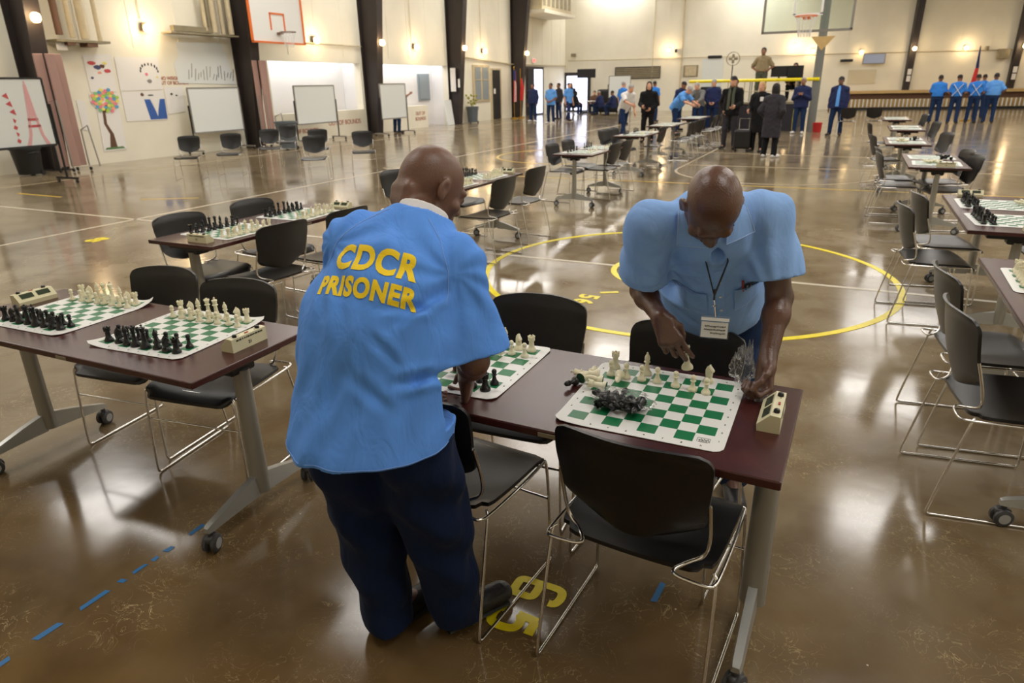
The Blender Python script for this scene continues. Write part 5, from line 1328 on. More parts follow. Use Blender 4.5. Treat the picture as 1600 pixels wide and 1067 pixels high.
# seams of the raglan sleeves and the hem stitching as thin raised threads
vtA = [v.co[:] for v in shirtA.vertices]; bvA = BVHTree.FromPolygons(vtA, [p.vertices[:] for p in shirtA.polygons])
def seamA(pts2, m='seam', r=.0011):
    out = []
    for (x, y) in pts2:
        p = J['pelvis']+r_*x+u_*y-f_*.5; h, n, i, d = bvA.ray_cast(Vector(p), Vector(f_))
        if h is not None: out.append(h+n*.0006 if n.dot(Vector(f_)) < 0 else h-Vector(f_)*.0006)
    if len(out) > 2: MB().tube(out, r, 5).obj('seam', m, manA, smooth=60)
def dens(pts2, n=10):
    o = []
    for a, b_ in zip(pts2[:-1], pts2[1:]): o += [(a[0]+(b_[0]-a[0])*k/n, a[1]+(b_[1]-a[1])*k/n) for k in range(n)]
    return o+[pts2[-1]]
MT['seam'] = mat('pale blue thread', (132, 170, 232), .8)
for sg in (-1, 1): seamA(dens([(sg*.055, L*.98), (sg*.11, L*.86), (sg*.155, L*.70), (sg*.172, L*.52)]))
out = []
for k in range(61):
    a = -PI*.92+PI*1.84*k/60; fh, rh = nrm(f_*V(1, 1, 0)), nrm(r_*V(1, 1, 0)); d = -fh*math.cos(a)+rh*math.sin(a); p = hem+V(0, 0, .014)+d*.5; h, n, i, ds = bvA.ray_cast(Vector(p), Vector(-d))
    if h is not None: out.append(h+Vector(d)*.0006)
MB().tube(out, .0009, 5).obj('seam', 'seam', manA, smooth=60)
# trousers
F = Field(*bounds([J[k] for k in ('pelvis', 'knL', 'knR', 'anL', 'anR')], .24), .006); T = np.stack([r_, f_, u_], 1)
F.ell(J['pelvis']-V(0, 0, .05), (.205, .125, .15), None, .03)
for q in 'LR':
    F.cone(J['hip'+q]-V(0, 0, .02), J['kn'+q], .130, .112, k=.035); F.cone(J['kn'+q], J['an'+q]+V(0, 0, -.035), .112, .080, k=.02)
def lf(x, y, z): return .006*np.sin(z*34+x*14+2*np.sin(y*11))*np.clip(1.1-np.abs(z-.42)*1.2, .2, 1)+.005*np.sin(x*46+z*9+np.sin(z*13)*1.5)+.003*np.sin(y*60-z*22)
F.disp(lf); F.plane_cut(V(0, 0, .035), (0, 0, -1)); F.plane_cut(hem+V(0, 0, .02), (0, 0, 1))
for q in 'LR': F.cone(J['an'+q]-V(0, 0, .10), J['an'+q]-V(0, 0, .045), .070, k=.003, neg=True, flatend=True)
trA = F.mesh('trousers', 'c_denim'); link('trousers', trA, manA)
for q in 'LR':
    s_ = link('shoe', shoe(J, q, .005).mesh('shoe', 'shoe_b'), manA)
    a, t = J['an'+q], J['toe'+q]; d = nrm((t-a)*V(1, 1, 0)); sd = np.cross(d, V(0, 0, 1))
    for k in range(4): p0 = a+d*(.035+.018*k)+V(0, 0, .010-.012*k); MB().tube([p0-sd*.026, p0+V(0, 0, .008), p0+sd*.026], .0022, 6).obj('lace', 'black', s_)
    MB().tube([a*V(1, 1, 0)-d*.05+V(0, 0, .012), (a+t)/2*V(1, 1, 0)+V(0, 0, .012), t*V(1, 1, 0)+d*.045+V(0, 0, .012)], [.043, .046, .042], 16, flat=.27).obj('sole', 'black', s_, smooth=60)

# ---- man with the lanyard (facing us)
org = (-.39, 2.56, 0)
J = dict(pelvis=V(-.40, 2.56, .95), neck=V(-.368, 2.185, 1.285), shL=V(-.20, 2.265, 1.27), shR=V(-.545, 2.11, 1.245), head=V(-.332, 1.998, 1.332),
         elR=V(-.589, 2.245, .985), wrR=V(-.480, 2.085, .945), elL=V(-.137, 2.245, 1.01), wrL=V(-.139, 2.09, .845),
         hipL=V(-.31, 2.59, .90), hipR=V(-.49, 2.57, .90), knL=V(-.28, 2.62, .49), knR=V(-.52, 2.60, .49), anL=V(-.26, 2.66, .09), anR=V(-.53, 2.64, .09), toeL=V(-.22, 2.51, .035), toeR=V(-.55, 2.49, .035))
for k in J: J[k] = J[k]-V(org[0], org[1], 0)
J['H'] = head_frame(V(.16, -.33, -.93), V(.3, -.75, .5)); J['hs'] = .98
manB = thing('person', 'person in light blue collared shirt with a lanyard, bending over the chess mat toward us', 'person', org)
pts = [v for k, v in J.items() if isinstance(v, np.ndarray) and v.shape == (3,)]
F = Field(*bounds(pts, .16), .0055)
add_body(F, J, 1.1, True, hands=dict(R=dict(d=nrm(V(.50, -.30, -.72)), n=nrm(V(.05, .85, -.45)), curl=(.45, .55, .8, .9), thumb=.8, s=1.0), L=dict(d=nrm(V(-.02, -.50, -.86)), n=nrm(V(-.6, -.3, .55)), curl=(1.15, 1.2, 1.2, 1.2), thumb=.6, s=1.02)))
link('body', F.mesh('body', 'skin_dark'), manB)
TB = J['tipsR']
r_, f_, u_ = tframe(J); L = np.linalg.norm(J['neck']-J['pelvis'])
hem = J['pelvis']-u_*.02-V(0, -.0, .10)
F = big_shirt(J, hem, (.200, .190, .155), .74, 5, back=False, hemn=V(0, .1, -1), sleeve_r=(.064, .090), shr=.050, nk=.090, trap=.080, side=1, creases=[(.17, .36, .06, .24, .011, .012), (-.17, .36, -.06, .24, .011, .012), (.18, .26, .05, .15, .012, .012), (-.18, .24, -.07, .14, .010, .012), (.17, .14, .0, .07, .012, .013), (-.16, .14, -.02, .05, .009, .013), (.15, .03, .03, .0, .009, .013), (.02, .40, .012, .08, .006, .010)])
# cloth hanging in front of the belly
F.cone(J['neck']-u_*.10+f_*.07, J['pelvis']+f_*.13+u_*.05, .10, .135, k=.07, flat=(f_, .8))
F.cone(J['neck']-u_*.03+f_*.02, J['neck']+u_*.12+f_*.03, .062, .08, k=.008, neg=True)
F.cone(J['neck']+f_*.03, J['neck']+f_*.14-u_*.06, .045, .02, k=.01, neg=True)
shirtB = F.mesh('shirt', 'c_blueB'); link('shirt', shirtB, manB)
vt = [v.co[:] for v in shirtB.vertices]; bvB = BVHTree.FromPolygons(vt, [p.vertices[:] for p in shirtB.polygons])
def onfront(x, y, off=.003):
    """point on the front of the shirt: x to the person's right, y up along the trunk"""
    p = J['pelvis']+r_*x+u_*y+f_*.5; h, n, i, d = bvB.ray_cast(Vector(p), Vector(-f_))
    if h is None: h = Vector(J['pelvis']+r_*x+u_*y+f_*.15)
    return h+Vector(f_)*off
def patch(name, poly_fn, nu, nv, m, off, thick=.0025, lift=0):
    v = []; f = []
    for th in (0, 1):
        for j in range(nv+1):
            for i in range(nu+1):
                x, y = poly_fn(i/nu, j/nv); p = onfront(x, y, off-th*thick+(lift*(j/nv)**3 if lift else 0)); v.append(tuple(p))
    W = nu+1; K = W*(nv+1)
    for j in range(nv):
        for i in range(nu): a = j*W+i; f.append((a, a+1, a+W+1, a+W)); f.append((K+a, K+a+W, K+a+W+1, K+a+1))
    for i in range(nu): f.append((i, K+i, K+i+1, i+1)); a = nv*W+i; f.append((a, a+1, K+a+1, K+a))
    for j in range(nv): a = j*W; f.append((a, a+W, K+a+W, K+a)); a = j*W+nu; f.append((a, K+a, K+a+W, a+W))
    return MB().add(v, f).obj(name, m, manB, smooth=60)
MT['seamB'] = mat('pale seam thread', (186, 212, 246), .8)
for sg in (-1, 1):
    # breast pockets, sagging open along the top
    patch('pocket', lambda u, v, sg=sg: (sg*(.045+.11*u), L*.36+.115*v-.012*(1-abs(2*u-1))*(v > .9)), 10, 10, 'c_blueB', .0045, lift=.010)
    def stitch(pts_):
        out = []
        for (a_, b_) in zip(pts_[:-1], pts_[1:]): out += [onfront(a_[0]+(b_[0]-a_[0])*k/8, a_[1]+(b_[1]-a_[1])*k/8, .0062) for k in range(9)]
        MB().tube(out, .0009, 5).obj('seam', 'seamB', manB, smooth=60)
    stitch([(sg*.045, L*.36), (sg*.155, L*.36), (sg*.155, L*.36+.112)]); stitch([(sg*.045, L*.36+.103), (sg*.155, L*.36+.103)])
    # collar wings, folded down over the shoulders beside the neck
    D0 = nrm(u_*.75+f_*.65); v_ = np.cross(r_, D0); v_ = v_*np.sign(v_ @ u_)
    q4 = [(.046, .02), (.028, -.095), (.118, -.078), (.098, .03)]
    vv = []; ff = []; nn = 10
    for th in (0, .0035):
        for j in range(nn+1):
            for i in range(nn+1):
                a, b_ = i/nn, j/nn
                X_ = (q4[0][0]*(1-a)+q4[3][0]*a)*(1-b_)+(q4[1][0]*(1-a)+q4[2][0]*a)*b_; Y_ = (q4[0][1]*(1-a)+q4[3][1]*a)*(1-b_)+(q4[1][1]*(1-a)+q4[2][1]*a)*b_
                p = J['neck']+r_*sg*X_+v_*Y_+D0*.4; h_, n_, i_, d_ = bvB.ray_cast(Vector(p), Vector(-D0))
                if h_ is None: h_ = Vector(J['neck']+r_*sg*X_+v_*Y_)
                vv.append(h_+Vector(D0)*(.014+.010*b_-th))
    W_ = nn+1; K_ = W_*W_
    for j in range(nn):
        for i in range(nn): a = j*W_+i; ff.append((a, a+1, a+W_+1, a+W_)); ff.append((K_+a, K_+a+W_, K_+a+W_+1, K_+a+1))
    for i in range(nn):
        ff.append((i, K_+i, K_+i+1, i+1)); a = nn*W_+i; ff.append((a, a+1, K_+a+1, K_+a)); a = i*W_; ff.append((a, a+W_, K_+a+W_, K_+a)); a = i*W_+nn; ff.append((a, K_+a, K_+a+W_, a+W_))
    MB().add(vv, ff).obj('collar', 'c_blueB', manB, smooth=60)
    edge = [vv[j*W_]+Vector(D0)*.001 for j in range(nn+1)]+[vv[nn*W_+i]+Vector(D0)*.001 for i in range(1, nn+1)]+[vv[j*W_+nn]+Vector(D0)*.001 for j in range(nn-1, -1, -1)]
    MB().tube(edge, .001, 5).obj('seam', 'seamB', manB, smooth=60)
patch('placket', lambda u, v: (-.015+.03*u, L*.0+L*.78*v), 4, 24, 'c_blueB', .004)
for k in range(5): p_ = onfront(0, L*(.12+.14*k), .0055); MB().lathe([(.005, 0), (.005, .002), (0, .002)], p_, 10, Vector(f_).to_track_quat('Z', 'Y').to_matrix()).obj('button', 'paper', manB)
# pens in the pocket on his left
for k, (m_, dx) in enumerate((('red', 0), ('blackp', .010), ('lcd', .019))):
    a, b_ = onfront(-.075-dx, L*.36+.085, .008), onfront(-.073-dx*1.3, L*.36+.15, .010); tag(MB().tube([a, b_], .0042, 8).obj('pen', m_), ['red pen in the breast pocket of the lanyard man', 'black pen in the breast pocket of the lanyard man', 'green pen in the breast pocket of the lanyard man'][k], 'pen').location = org
# lanyard and badge hanging straight down from the neck
lan = thing('lanyard', 'black lanyard with clear badge holder hanging from the bending man\'s neck', 'lanyard', org)
nf = J['neck']+f_*.07
pL, pR = onfront(-.030, L*.86, .004), onfront(.035, L*.86, .004)
kn = Vector(V(-.314, 2.07, 1.045)-V(org[0], org[1], 0)); bd = Vector(V(-.303, 2.058, .968)-V(org[0], org[1], 0))
for side_, nm in ((pL, 0), (pR, 1)):
    n_up = Vector(J['neck']-f_*.03+u_*.02+r_*(.045 if nm else -.045)); MB().tube([n_up, side_, side_.lerp(kn, .5), kn], .0085, 6, flat=.25).obj('strap', 'black', lan, smooth=60)
MB().tube([kn+Vector((0, 0, .02)), kn-Vector((0, 0, .014))], .006, 8, flat=.5).obj('strap_end', 'black', lan)
MB().tube([kn-Vector((0, 0, .012)), kn.lerp(bd, .5), bd+Vector((0, 0, .012))], .0026, 8).lathe([(.006, -.002), (.006, .002)], kn.lerp(bd, .4), 10).obj('clip', 'chrome', lan)
vd = Vector((0, 0, 1.667))-(bd+Vector(org)); vd.z *= .35; vd.normalize()
yb = vd; zb = (Vector((0, 0, 1))-yb*yb.z).normalized(); xb = zb.cross(yb); xb.normalize()   # facing yb
Mb = Matrix((xb, -yb, zb)).transposed().to_4x4(); Mb = Matrix((xb*-1, yb*-1, zb)).transposed().to_4x4()
Mb.translation = bd-zb*.018
hb_ = MB().box((0, 0, -.004), (.088, .003, .072), bev=.001).obj('badge_holder', 'film', lan); hb_.matrix_local = Mb
q_ = MB().box((0, 0, -.012), (.080, .0012, .050)).box((0, -.0016, .022), (.084, .0014, .010)).obj('badge_card', 'paper', lan); q_.matrix_local = Mb
b = MB()
for k in range(3):          # three lines of small illegible print
    x_ = -.032
    while x_ < (.030 if k < 2 else .012): w_ = random.uniform(.0016, .0034); b.box((x_, -.0012, -.0005-.011*k+random.uniform(-.001, .001)), (w_, .0006, random.uniform(.003, .0055))); x_ += w_+.0014
q_ = b.obj('badge_print', 'ink', lan); q_.matrix_local = Mb
# trousers, belt and shoes
link('trousers', garment_legs(J, .008, 1.12, 1.15, 9).mesh('trousers', 'c_jeans'), manB)
for q in 'LR': link('shoe', shoe(J, q, .008).mesh('shoe', 'shoe_b'), manB)
# the chess man he is setting down
tp = (TB[0][0]+TB[4][0])/2+V(org[0], org[1], 0)
print('held piece tip', tp, 'index', TB[0][0]+V(org[0], org[1], 0), 'thumb', TB[4][0]+V(org[0], org[1], 0))
piece('queen', 'w', (tp[0]+.004, tp[1]-.004, tp[2]-.066), 0, 'white queen held between thumb and fingers above the mat', rot=(R(4), R(-6), 0))
# ================================================================== THINGS ALONG THE WALLS
def rolling_board(label, a, c, z0, z1, frame_m='board_frame', side='dark'):
    """whiteboard between floor points a and c on a wheeled stand"""
    a, c = Vector(a), Vector(c); mid = (a+c)/2; d = (c-a); wd = d.length; rz = math.atan2(d.y, d.x)
    t = thing('rolling_whiteboard', label, 'whiteboard', (mid.x, mid.y, 0), rz)
    MB().box((0, 0, (z0+z1)/2), (wd-.04, .025, z1-z0)).obj('panel', 'board', t)
    b = MB()
    for z in (z0, z1): b.box((0, 0, z), (wd, .04, .035))
    for s_ in (-1, 1): b.box((s_*wd/2, 0, (z0+z1)/2), (.035, .04, z1-z0))
    b.obj('frame', frame_m, t)
    MB().box((0, -.06, z0-.01), (wd*.9, .09, .02)).obj('tray', frame_m, t)
    for s_ in (-1, 1):
        MB().tube([(s_*(wd/2+.05), 0, .1), (s_*(wd/2+.05), 0, z0+(z1-z0)*.62)], .022, 8).obj('post', 'black' if side == 'dark' else frame_m, t)
        f_ = MB().box((s_*(wd/2+.05), 0, .10), (.05, .62, .04)).obj('foot', frame_m, t)
        for q in (-1, 1): MB().lathe([(0, -.015), (.035, -.015), (.035, .015), (0, .015)], (s_*(wd/2+.05), q*.28, .04), 12, Matrix.Rotation(PI/2, 3, 'Y')).obj('wheel', 'black', f_)
    return t
rolling_board('plain rolling whiteboard behind the loose chairs left of the dark column', (-16.6, 13.85), (-16.55, 15.6), .58, 1.76)
rolling_board('rolling whiteboard standing in front of the first bright alcove', (-16.3, 17.65), (-16.3, 19.6), .6, 1.78)
rolling_board('rolling whiteboard in front of the second alcove beside the column', (-15.5, 21.15), (-15.5, 22.75), .6, 1.8)
rolling_board('white easel board standing by the back wall behind the white shirt', (-12.9, 39.5), (-11.7, 39.7), .9, 2.05)
t = rolling_board('rolling whiteboard with a red drawing of a lattice tower at the left edge', (-14.0, 7.0), (-14.05, 8.46), .75, 1.96, 'black')
# drawing: a pink lattice tower with red bands, stars and dots (children of the board, local x along the board, facing -y side flipped)
wd = 1.93
def dr(pts, m, off=-.0155, nm='drawing', par=None):
    b = MB(); n = len(pts); b.add([(x, off, z) for x, z in pts]+[(x, off-.002, z) for x, z in pts], [tuple(range(n)), tuple(reversed(range(n, 2*n)))]+[(i, (i+1) % n, n+(i+1) % n, n+i) for i in range(n)]); return b.obj(nm, m, par or t)
MT['pinkink'] = mat('pink marker', (226, 170, 172), .6); MT['redink'] = mat('red marker', (200, 80, 84), .6)
for sgn in (-1,):
    X = lambda u: -(u-.5)*wd*-1
    O_ = -.0155
    for off in (-.0155,):
        s_ = 1
        tx = .39
        P_ = lambda x, z: (tx+x*.66, z-.03)
        for q in (-1, 1):
            dr([P_(q*.02, 1.88), P_(q*.04, 1.88), P_(q*.13, 1.3), P_(q*.21, .98), P_(q*.34, .80), P_(q*.22, .80), P_(q*.12, 1.0), P_(q*.06, 1.3)], 'pinkink', off)
        dr([P_(-.02, 1.94), P_(.02, 1.94), P_(.045, 1.3), P_(-.045, 1.3)], 'pinkink', off)
        for z0, w_ in ((1.24, .15), (1.12, .18)): dr([P_(-w_, z0), P_(w_, z0), P_(w_, z0+.045), P_(-w_, z0+.045)], 'redink', off)
        for k in range(4): dr([(.0+.03*(k % 2)-.0, .85+.12*k), (.05, .82+.12*k), (.08, .87+.12*k), (.03, .91+.12*k)], 'redink', off)
        for k in range(3): dr([(.0-.03*k, 1.38+.14*k), (.11-.03*k, 1.32+.14*k), (.09-.03*k, 1.43+.14*k)], 'redink', off)
def partition(label, a, c, h_, z0=.12):
    a, c = Vector(a), Vector(c); mid = (a+c)/2; d = c-a; t = thing('folding_partition', label, 'partition', (mid.x, mid.y, 0), math.atan2(d.y, d.x))
    n = 3; w_ = d.length/n
    for k in range(n):
        x = -d.length/2+w_*(k+.5); MB().box((x, .05*(-1)**k, (z0+h_)/2), (w_*.98, .05, h_-z0), bev=.01).obj('panel', 'pink', t)
    MB().tube([(-d.length/2-.02, 0, .1), (-d.length/2-.02, 0, h_*.6), (-d.length/2+.12, -.2, h_*.62), (-d.length/2+.12, -.25, .1)], .015, 8).tube([(d.length/2+.02, -.02, .1), (d.length/2+.02, -.02, h_*.36), (d.length/2+.03, -.3, h_*.4), (d.length/2+.05, -.42, .1)], .016, 8).obj('end_frame', 'board_frame', t)
    for k in range(4): MB().lathe([(0, -.015), (.04, -.015), (.04, .015), (0, .015)], (-d.length/2+d.length*k/3, .1*(-1)**k, .045), 12, Matrix.Rotation(PI/2, 3, 'Y')).obj('caster', 'black', t)
    return t
partition('dusty pink folding partition on casters beside the red tower drawing', (-16.0, 9.62), (-15.95, 10.2), 2.5)
partition('dusty pink folding partition by the dark column near the first alcove', (-16.2, 16.0), (-16.15, 16.5), 2.5)
def bin_(label, x, y, lid='bin', plant=False, h_=.85, w_=.55):
    t = thing('trash_bin', label, 'trash bin', (x, y, 0))
    MB().lathe([(.0, .03), (w_*.42, .03), (w_*.52, h_-.05), (w_*.56, h_-.05), (w_*.56, h_), (w_*.49, h_), (w_*.46, h_-.1), (0, h_-.12)], seg=20).obj('bin_body', lid, t, smooth=40)
    for q in (-1, 1): MB().lathe([(0, -.02), (.05, -.02), (.05, .02), (0, .02)], (q*.2, .15, .05), 12, Matrix.Rotation(PI/2, 3, 'Y')).obj('wheel', 'black', t)
    for q in (-1, 1): MB().tube([(q*w_*.54, -.1, h_-.12), (q*w_*.62, 0, h_-.1), (q*w_*.54, .1, h_-.12)], .015, 6).obj('handle', lid, t)
    return t
bin_('grey round trash bin beside the dark column and rolling whiteboard', -15.1, 15.85, h_=.8, w_=.6)
bin_('blue grey trash bin below the tall grey windows', -16.6, 29.95, h_=.75, w_=.55)
bin_('dark bin hidden behind the tower drawing board', -16.3, 9.1, 'black', h_=.6)
t = thing('dried_plant', 'bunch of yellow green leaves standing on the blue grey bin', 'plant', (-16.6, 29.95, .68))
for k in range(16):
    a = k*2.4; rr = .3*math.sqrt((k+1)/16); e = Vector((rr*math.cos(a), rr*math.sin(a), .38+.2*math.sin(k*1.7)))
    MB().tube([(0, 0, 0), e*.6+Vector((0, 0, .06)), e], .006, 5).obj('stem', 'green', t); b = MB(); b.lathe([(0, -.07), (.05, -.02), (.055, .02), (0, .08)], e, 6, Euler((a, .6, a)).to_matrix()).obj('leaf', 'green', t)
# papers taped on the wall
def wallpaper(nm, label, pts, m='paper', off=.012, cat='poster'):
    """pts: (y, z) outline on the left wall"""
    b = MB(); n = len(pts); x = XL+off
    b.add([(x, y, z) for y, z in pts]+[(x-.004, y, z) for y, z in pts], [tuple(range(n)), tuple(reversed(range(n, 2*n)))]+[(i, (i+1) % n, n+(i+1) % n, n+i) for i in range(n)])
    return tag(b.obj(nm, m), label, cat)
def ink(par, pts, m, off=.016):
    b = MB(); n = len(pts); x = XL+off
    b.add([(x, y, z) for y, z in pts]+[(x-.003, y, z) for y, z in pts], [tuple(range(n)), tuple(reversed(range(n, 2*n)))]+[(i, (i+1) % n, n+(i+1) % n, n+i) for i in range(n)]); return b.obj('drawing', m, par)
def blob(par, y, z, ry, rz_, m, off=.016, n=9): return ink(par, [(y+ry*math.cos(2*PI*k/n)*random.uniform(.75, 1.1), z+rz_*math.sin(2*PI*k/n)*random.uniform(.75, 1.1)) for k in range(n)], m, off)
def q_(nm, col): MT[nm] = mat(nm+' paint', col, .7); return nm
cols = [q_('lime', (176, 208, 80)), q_('peach', (240, 160, 130)), q_('rose', (232, 130, 150)), q_('sky', (90, 160, 200)), q_('lemon', (232, 220, 110)), q_('mint', (130, 190, 130))]
t = wallpaper('poster', 'tall white paper with a painted tree, orange, green and pink leaves', [(11.36, .29), (12.0, .30), (12.02, 1.5), (12.05, 1.68), (11.3, 1.68), (11.3, 1.45), (11.42, 1.3)])
ink(t, [(11.55, .36), (11.75, .36), (11.72, .7), (11.6, .95), (11.62, 1.2), (11.75, 1.42), (11.70, 1.44), (11.55, 1.25), (11.52, .95), (11.62, .7)], 'c_brown', .015)
ink(t, [(11.4, .33), (11.95, .33), (11.9, .38), (11.45, .38)], q_('grass', (90, 130, 80)))
for k in range(46):
    a = k*2.4; rr = math.sqrt((k+1)/46); blob(t, 11.68+.36*rr*math.cos(a), 1.5+.27*rr*math.sin(a), .055, .045, cols[k % 6], .017+.0004*k, 7)
t = wallpaper('poster', 'white paper with a colourful butterfly above the painted tree', [(11.36, 1.7), (12.06, 1.7), (12.1, 2.58), (11.36, 2.55)])
for k, (dy, dz, ry, rz_, m_) in enumerate(((-.18, .12, .12, .05, 'redink'), (-.05, .03, .1, .06, 'navyink'), (.08, .05, .08, .05, 'c_brown'), (.2, -.06, .11, .05, 'redink'), (-.02, -.1, .06, .03, 'peach'), (.16, .12, .06, .04, 'lemon'), (-.24, -.22, .04, .03, 'navyink'))):
    if m_ == 'navyink' and 'navyink' not in MT: q_('navyink', (70, 74, 110))
    blob(t, 11.72+dy, 2.25+dz, ry, rz_, m_, .016+.0005*k)
t = wallpaper('poster', 'large white paper with an arched black title on the left wall', [(12.16, 1.72), (13.4, 1.74), (13.43, 2.54), (12.18, 2.52)])
for k in range(9):
    a = PI*(1-k/8); blob(t, 13.1+.26*math.cos(a)*-1*-1, 2.2+.17*math.sin(a), .026, .045, 'c_black', .016, 5)
blob(t, 13.0, 2.12, .05, .04, 'rose'); blob(t, 13.3, 2.05, .03, .03, 'lemon'); blob(t, 13.05, 1.95, .08, .05, 'board_frame', .017)
t = wallpaper('poster', 'white paper with a big blue letter shape below the arched title', [(12.16, .98), (13.36, .96), (13.4, 1.71), (12.16, 1.7)])
ink(t, [(12.78, 1.5), (12.95, 1.5), (13.1, 1.1), (13.25, 1.5), (13.4, 1.5), (13.38, .99), (12.86, .99)], q_('cobalt', (56, 96, 170)))
ink(t, [(12.98, 1.5), (13.2, 1.5), (13.1, 1.06)], 'paper', .018)
blob(t, 12.75, 1.62, .05, .05, 'c_brown'); blob(t, 13.0, 1.6, .1, .02, 'ink')
t = wallpaper('poster', 'plain white paper with a few dark marks right of the blue letter', [(13.44, 1.1), (14.0, 1.15), (14.05, 1.8), (13.44, 1.8)]); blob(t, 13.65, 1.62, .05, .03, 'ink'); blob(t, 13.8, 1.58, .04, .02, 'ink')
t = wallpaper('poster', 'large grey sketched paper of bare trees high on the left wall', [(13.95, 1.9), (16.0, 1.85), (15.65, 2.98), (14.1, 2.95), (14.1, 2.6), (13.9, 2.4)], 'board')
for k in range(16): y = 14.3+.105*k; z = 2.0+.05*math.sin(k*2); ink(t, [(y, z), (y+.02, z), (y+.07+.03*math.sin(k), z+.25+.12*math.sin(k*1.3)), (y+.05+.03*math.sin(k), z+.25+.12*math.sin(k*1.3))], 'bracket' if k < 9 else 'ink')
wallpaper('paper_sheet', 'small white sheet hanging behind the pink partition end', [(10.95, .85), (11.15, .8), (11.15, 1.5), (10.95, 1.55)], cat='paper')
wallpaper('paper_sheet', 'small white label above the pink partition on the column', [(10.6, 2.62), (10.85, 2.62), (10.85, 2.82), (10.6, 2.82)], off=.3, cat='paper')
def wtext(txt, y, z, size, label, x=XL+.006, m='redpaint'):
    me = text_mesh(txt, size, .001, .002); me.materials.clear(); me.materials.append(MT[m]); o = link('wall_lettering', me); o.matrix_world = TM((x, y, z), (R(90), 0, R(90))); return tag(o, label, 'lettering')
MT['redpaint'] = mat('dark red wall paint', (168, 84, 62), .6)
wtext('NO WEIGHTS', 13.75, 2.02, .12, 'upper line of small red wall lettering between the posters'); wtext('OUT OF BOUNDS', 13.78, 1.9, .12, 'lower line of small red wall lettering between the posters')
wtext('OUT OF BOUNDS', 20.9, .5, .23, 'red lettering on the low wall of the first alcove, right part'); wtext('OUT OF BOUNDS', 18.6, .32, .2, 'red lettering on the low wall of the first alcove, left part behind whiteboard')
wtext('OUT OF', 26.0, .6, .2, 'upper red word on the low wall of the second alcove'); wtext('BOUNDS', 26.0, .38, .2, 'lower red word on the low wall of the second alcove')
tag(MB().box((-16.75, 28.0, .55), (.06, .6, 1.1), M_=Matrix.Rotation(R(-8), 3, 'Y')).obj('leaning_panel', 'board'), 'white panel leaning in the second alcove opening', 'panel')
# flags by the wall
t = thing('flag_stand', 'flag on a stand hanging with red and white stripes by the left wall', 'flag', (-16.3, 34.0, 0))
MB().lathe([(.2, 0), (.2, .04), (.03, .08), (0, .08)]).tube([(0, 0, .05), (0, 0, 2.5)], .018).lathe([(0, 2.5), (.04, 2.54), (0, 2.6)]).obj('pole', 'gold', t)
for k in range(7): MB().tube([(.05+.03*math.sin(k), .03*k-.08, 2.35), (.07, .04*k-.12, 1.6), (.05, .05*k-.15, .85)], .035, 6, flat=.6).obj('stripe_fold', ('red_flag', 'c_white')[k % 2], t)
MB().tube([(.06, -.05, 2.4), (.08, -.06, 1.9)], .09, 8, flat=.6).obj('canton', 'blue_flag', t)
t = thing('flag_stand', 'red flag on a stand just right of the striped flag', 'flag', (-16.3, 34.8, 0))
MB().lathe([(.2, 0), (.2, .04), (.03, .08), (0, .08)]).tube([(0, 0, .05), (0, 0, 2.5)], .018).obj('pole', 'gold', t)
MB().tube([(.05, 0, 2.0), (.08, .05, 1.5), (.05, 0, .9)], [.06, .18, .16], 10, flat=.5).obj('cloth', 'red_flag', t)
t = thing('flag_stand', 'flag standing behind the men in blue shirts at the back wall', 'flag', (4.0, 33.2, 0))
MB().lathe([(.2, 0), (.2, .04), (.03, .08), (0, .08)]).tube([(0, 0, .05), (0, 0, 2.75)], .02).obj('pole', 'gold', t)
MB().tube([(0, 0, 2.7), (.03, 0, 1.95)], [.03, .10], 10, flat=.6).obj('canton', 'c_navy', t); MB().tube([(.03, 0, 1.95), (.0, 0, 1.4)], [.10, .15], 10, flat=.6).obj('cloth', 'red_flag', t)
# basketball backboards
def hoop(label, loc, rz, w_, h_, glass=False):
    t = thing('basketball_hoop', label, 'basketball hoop', loc, rz)   # origin: centre of the rim plane height, board faces -y
    MB().box((0, 0, h_/2-.28), (w_, .03, h_)).obj('backboard', 'glass' if glass else 'white', t)
    fm = 'board_frame' if glass else 'orange'
    b = MB()
    for z in (-.28, h_-.28): b.box((0, -.018, z), (w_+.05, .06, .05))
    for s_ in (-1, 1): b.box((s_*w_/2, -.018, h_/2-.28), (.05, .06, h_))
    b.obj('border', fm, t)
    b = MB(); zz = .06
    for z in ((zz, zz+.45) if glass else (zz+.45,)): b.box((0, -.022, z), (.61, .012, .05))
    for s_ in (-1, 1): b.box((s_*.28, -.022, zz+.225), (.05, .012, .45))
    b.obj('shooting_square', 'white' if glass else 'orange', t)
    rim = [(.225*math.cos(2*PI*k/28), -.38+.225*math.sin(2*PI*k/28), 0) for k in range(29)]
    MB().tube(rim, .012, 6).box((0, -.08, -.02), (.16, .14, .05)).obj('rim', 'orange' if glass else 'pipe_rust', t)
    b = MB()
    for k in range(12):
        a0, a1 = 2*PI*k/12, 2*PI*(k+1)/12
        for sg in (1, -1): b.tube([(.22*math.cos(a0), -.38+.22*math.sin(a0), 0), (.16*math.cos(a0+sg*.26), -.38+.16*math.sin(a0+sg*.26), -.2), (.12*math.cos(a0+sg*.52), -.38+.12*math.sin(a0+sg*.52), -.42)], .004, 4)
    b.obj('net', 'c_white', t); return t
t = hoop('white basketball backboard with orange border on the left wall', (-15.9, 16.88, 3.27), R(90), 2.15, 1.45)
MB().tube([(-.5, .03, .2), (-.5, .98, .9)], .05).tube([(.5, .03, .2), (.5, .98, .9)], .05).tube([(0, .03, .9), (0, .98, 1.8)], .05).obj('wall_arm', 'steel_dark', t)
t = hoop('clear glass backboard with orange rim hanging over the far court', (-1.24, 17.7, 2.95), R(0), 1.83, 1.1, True)
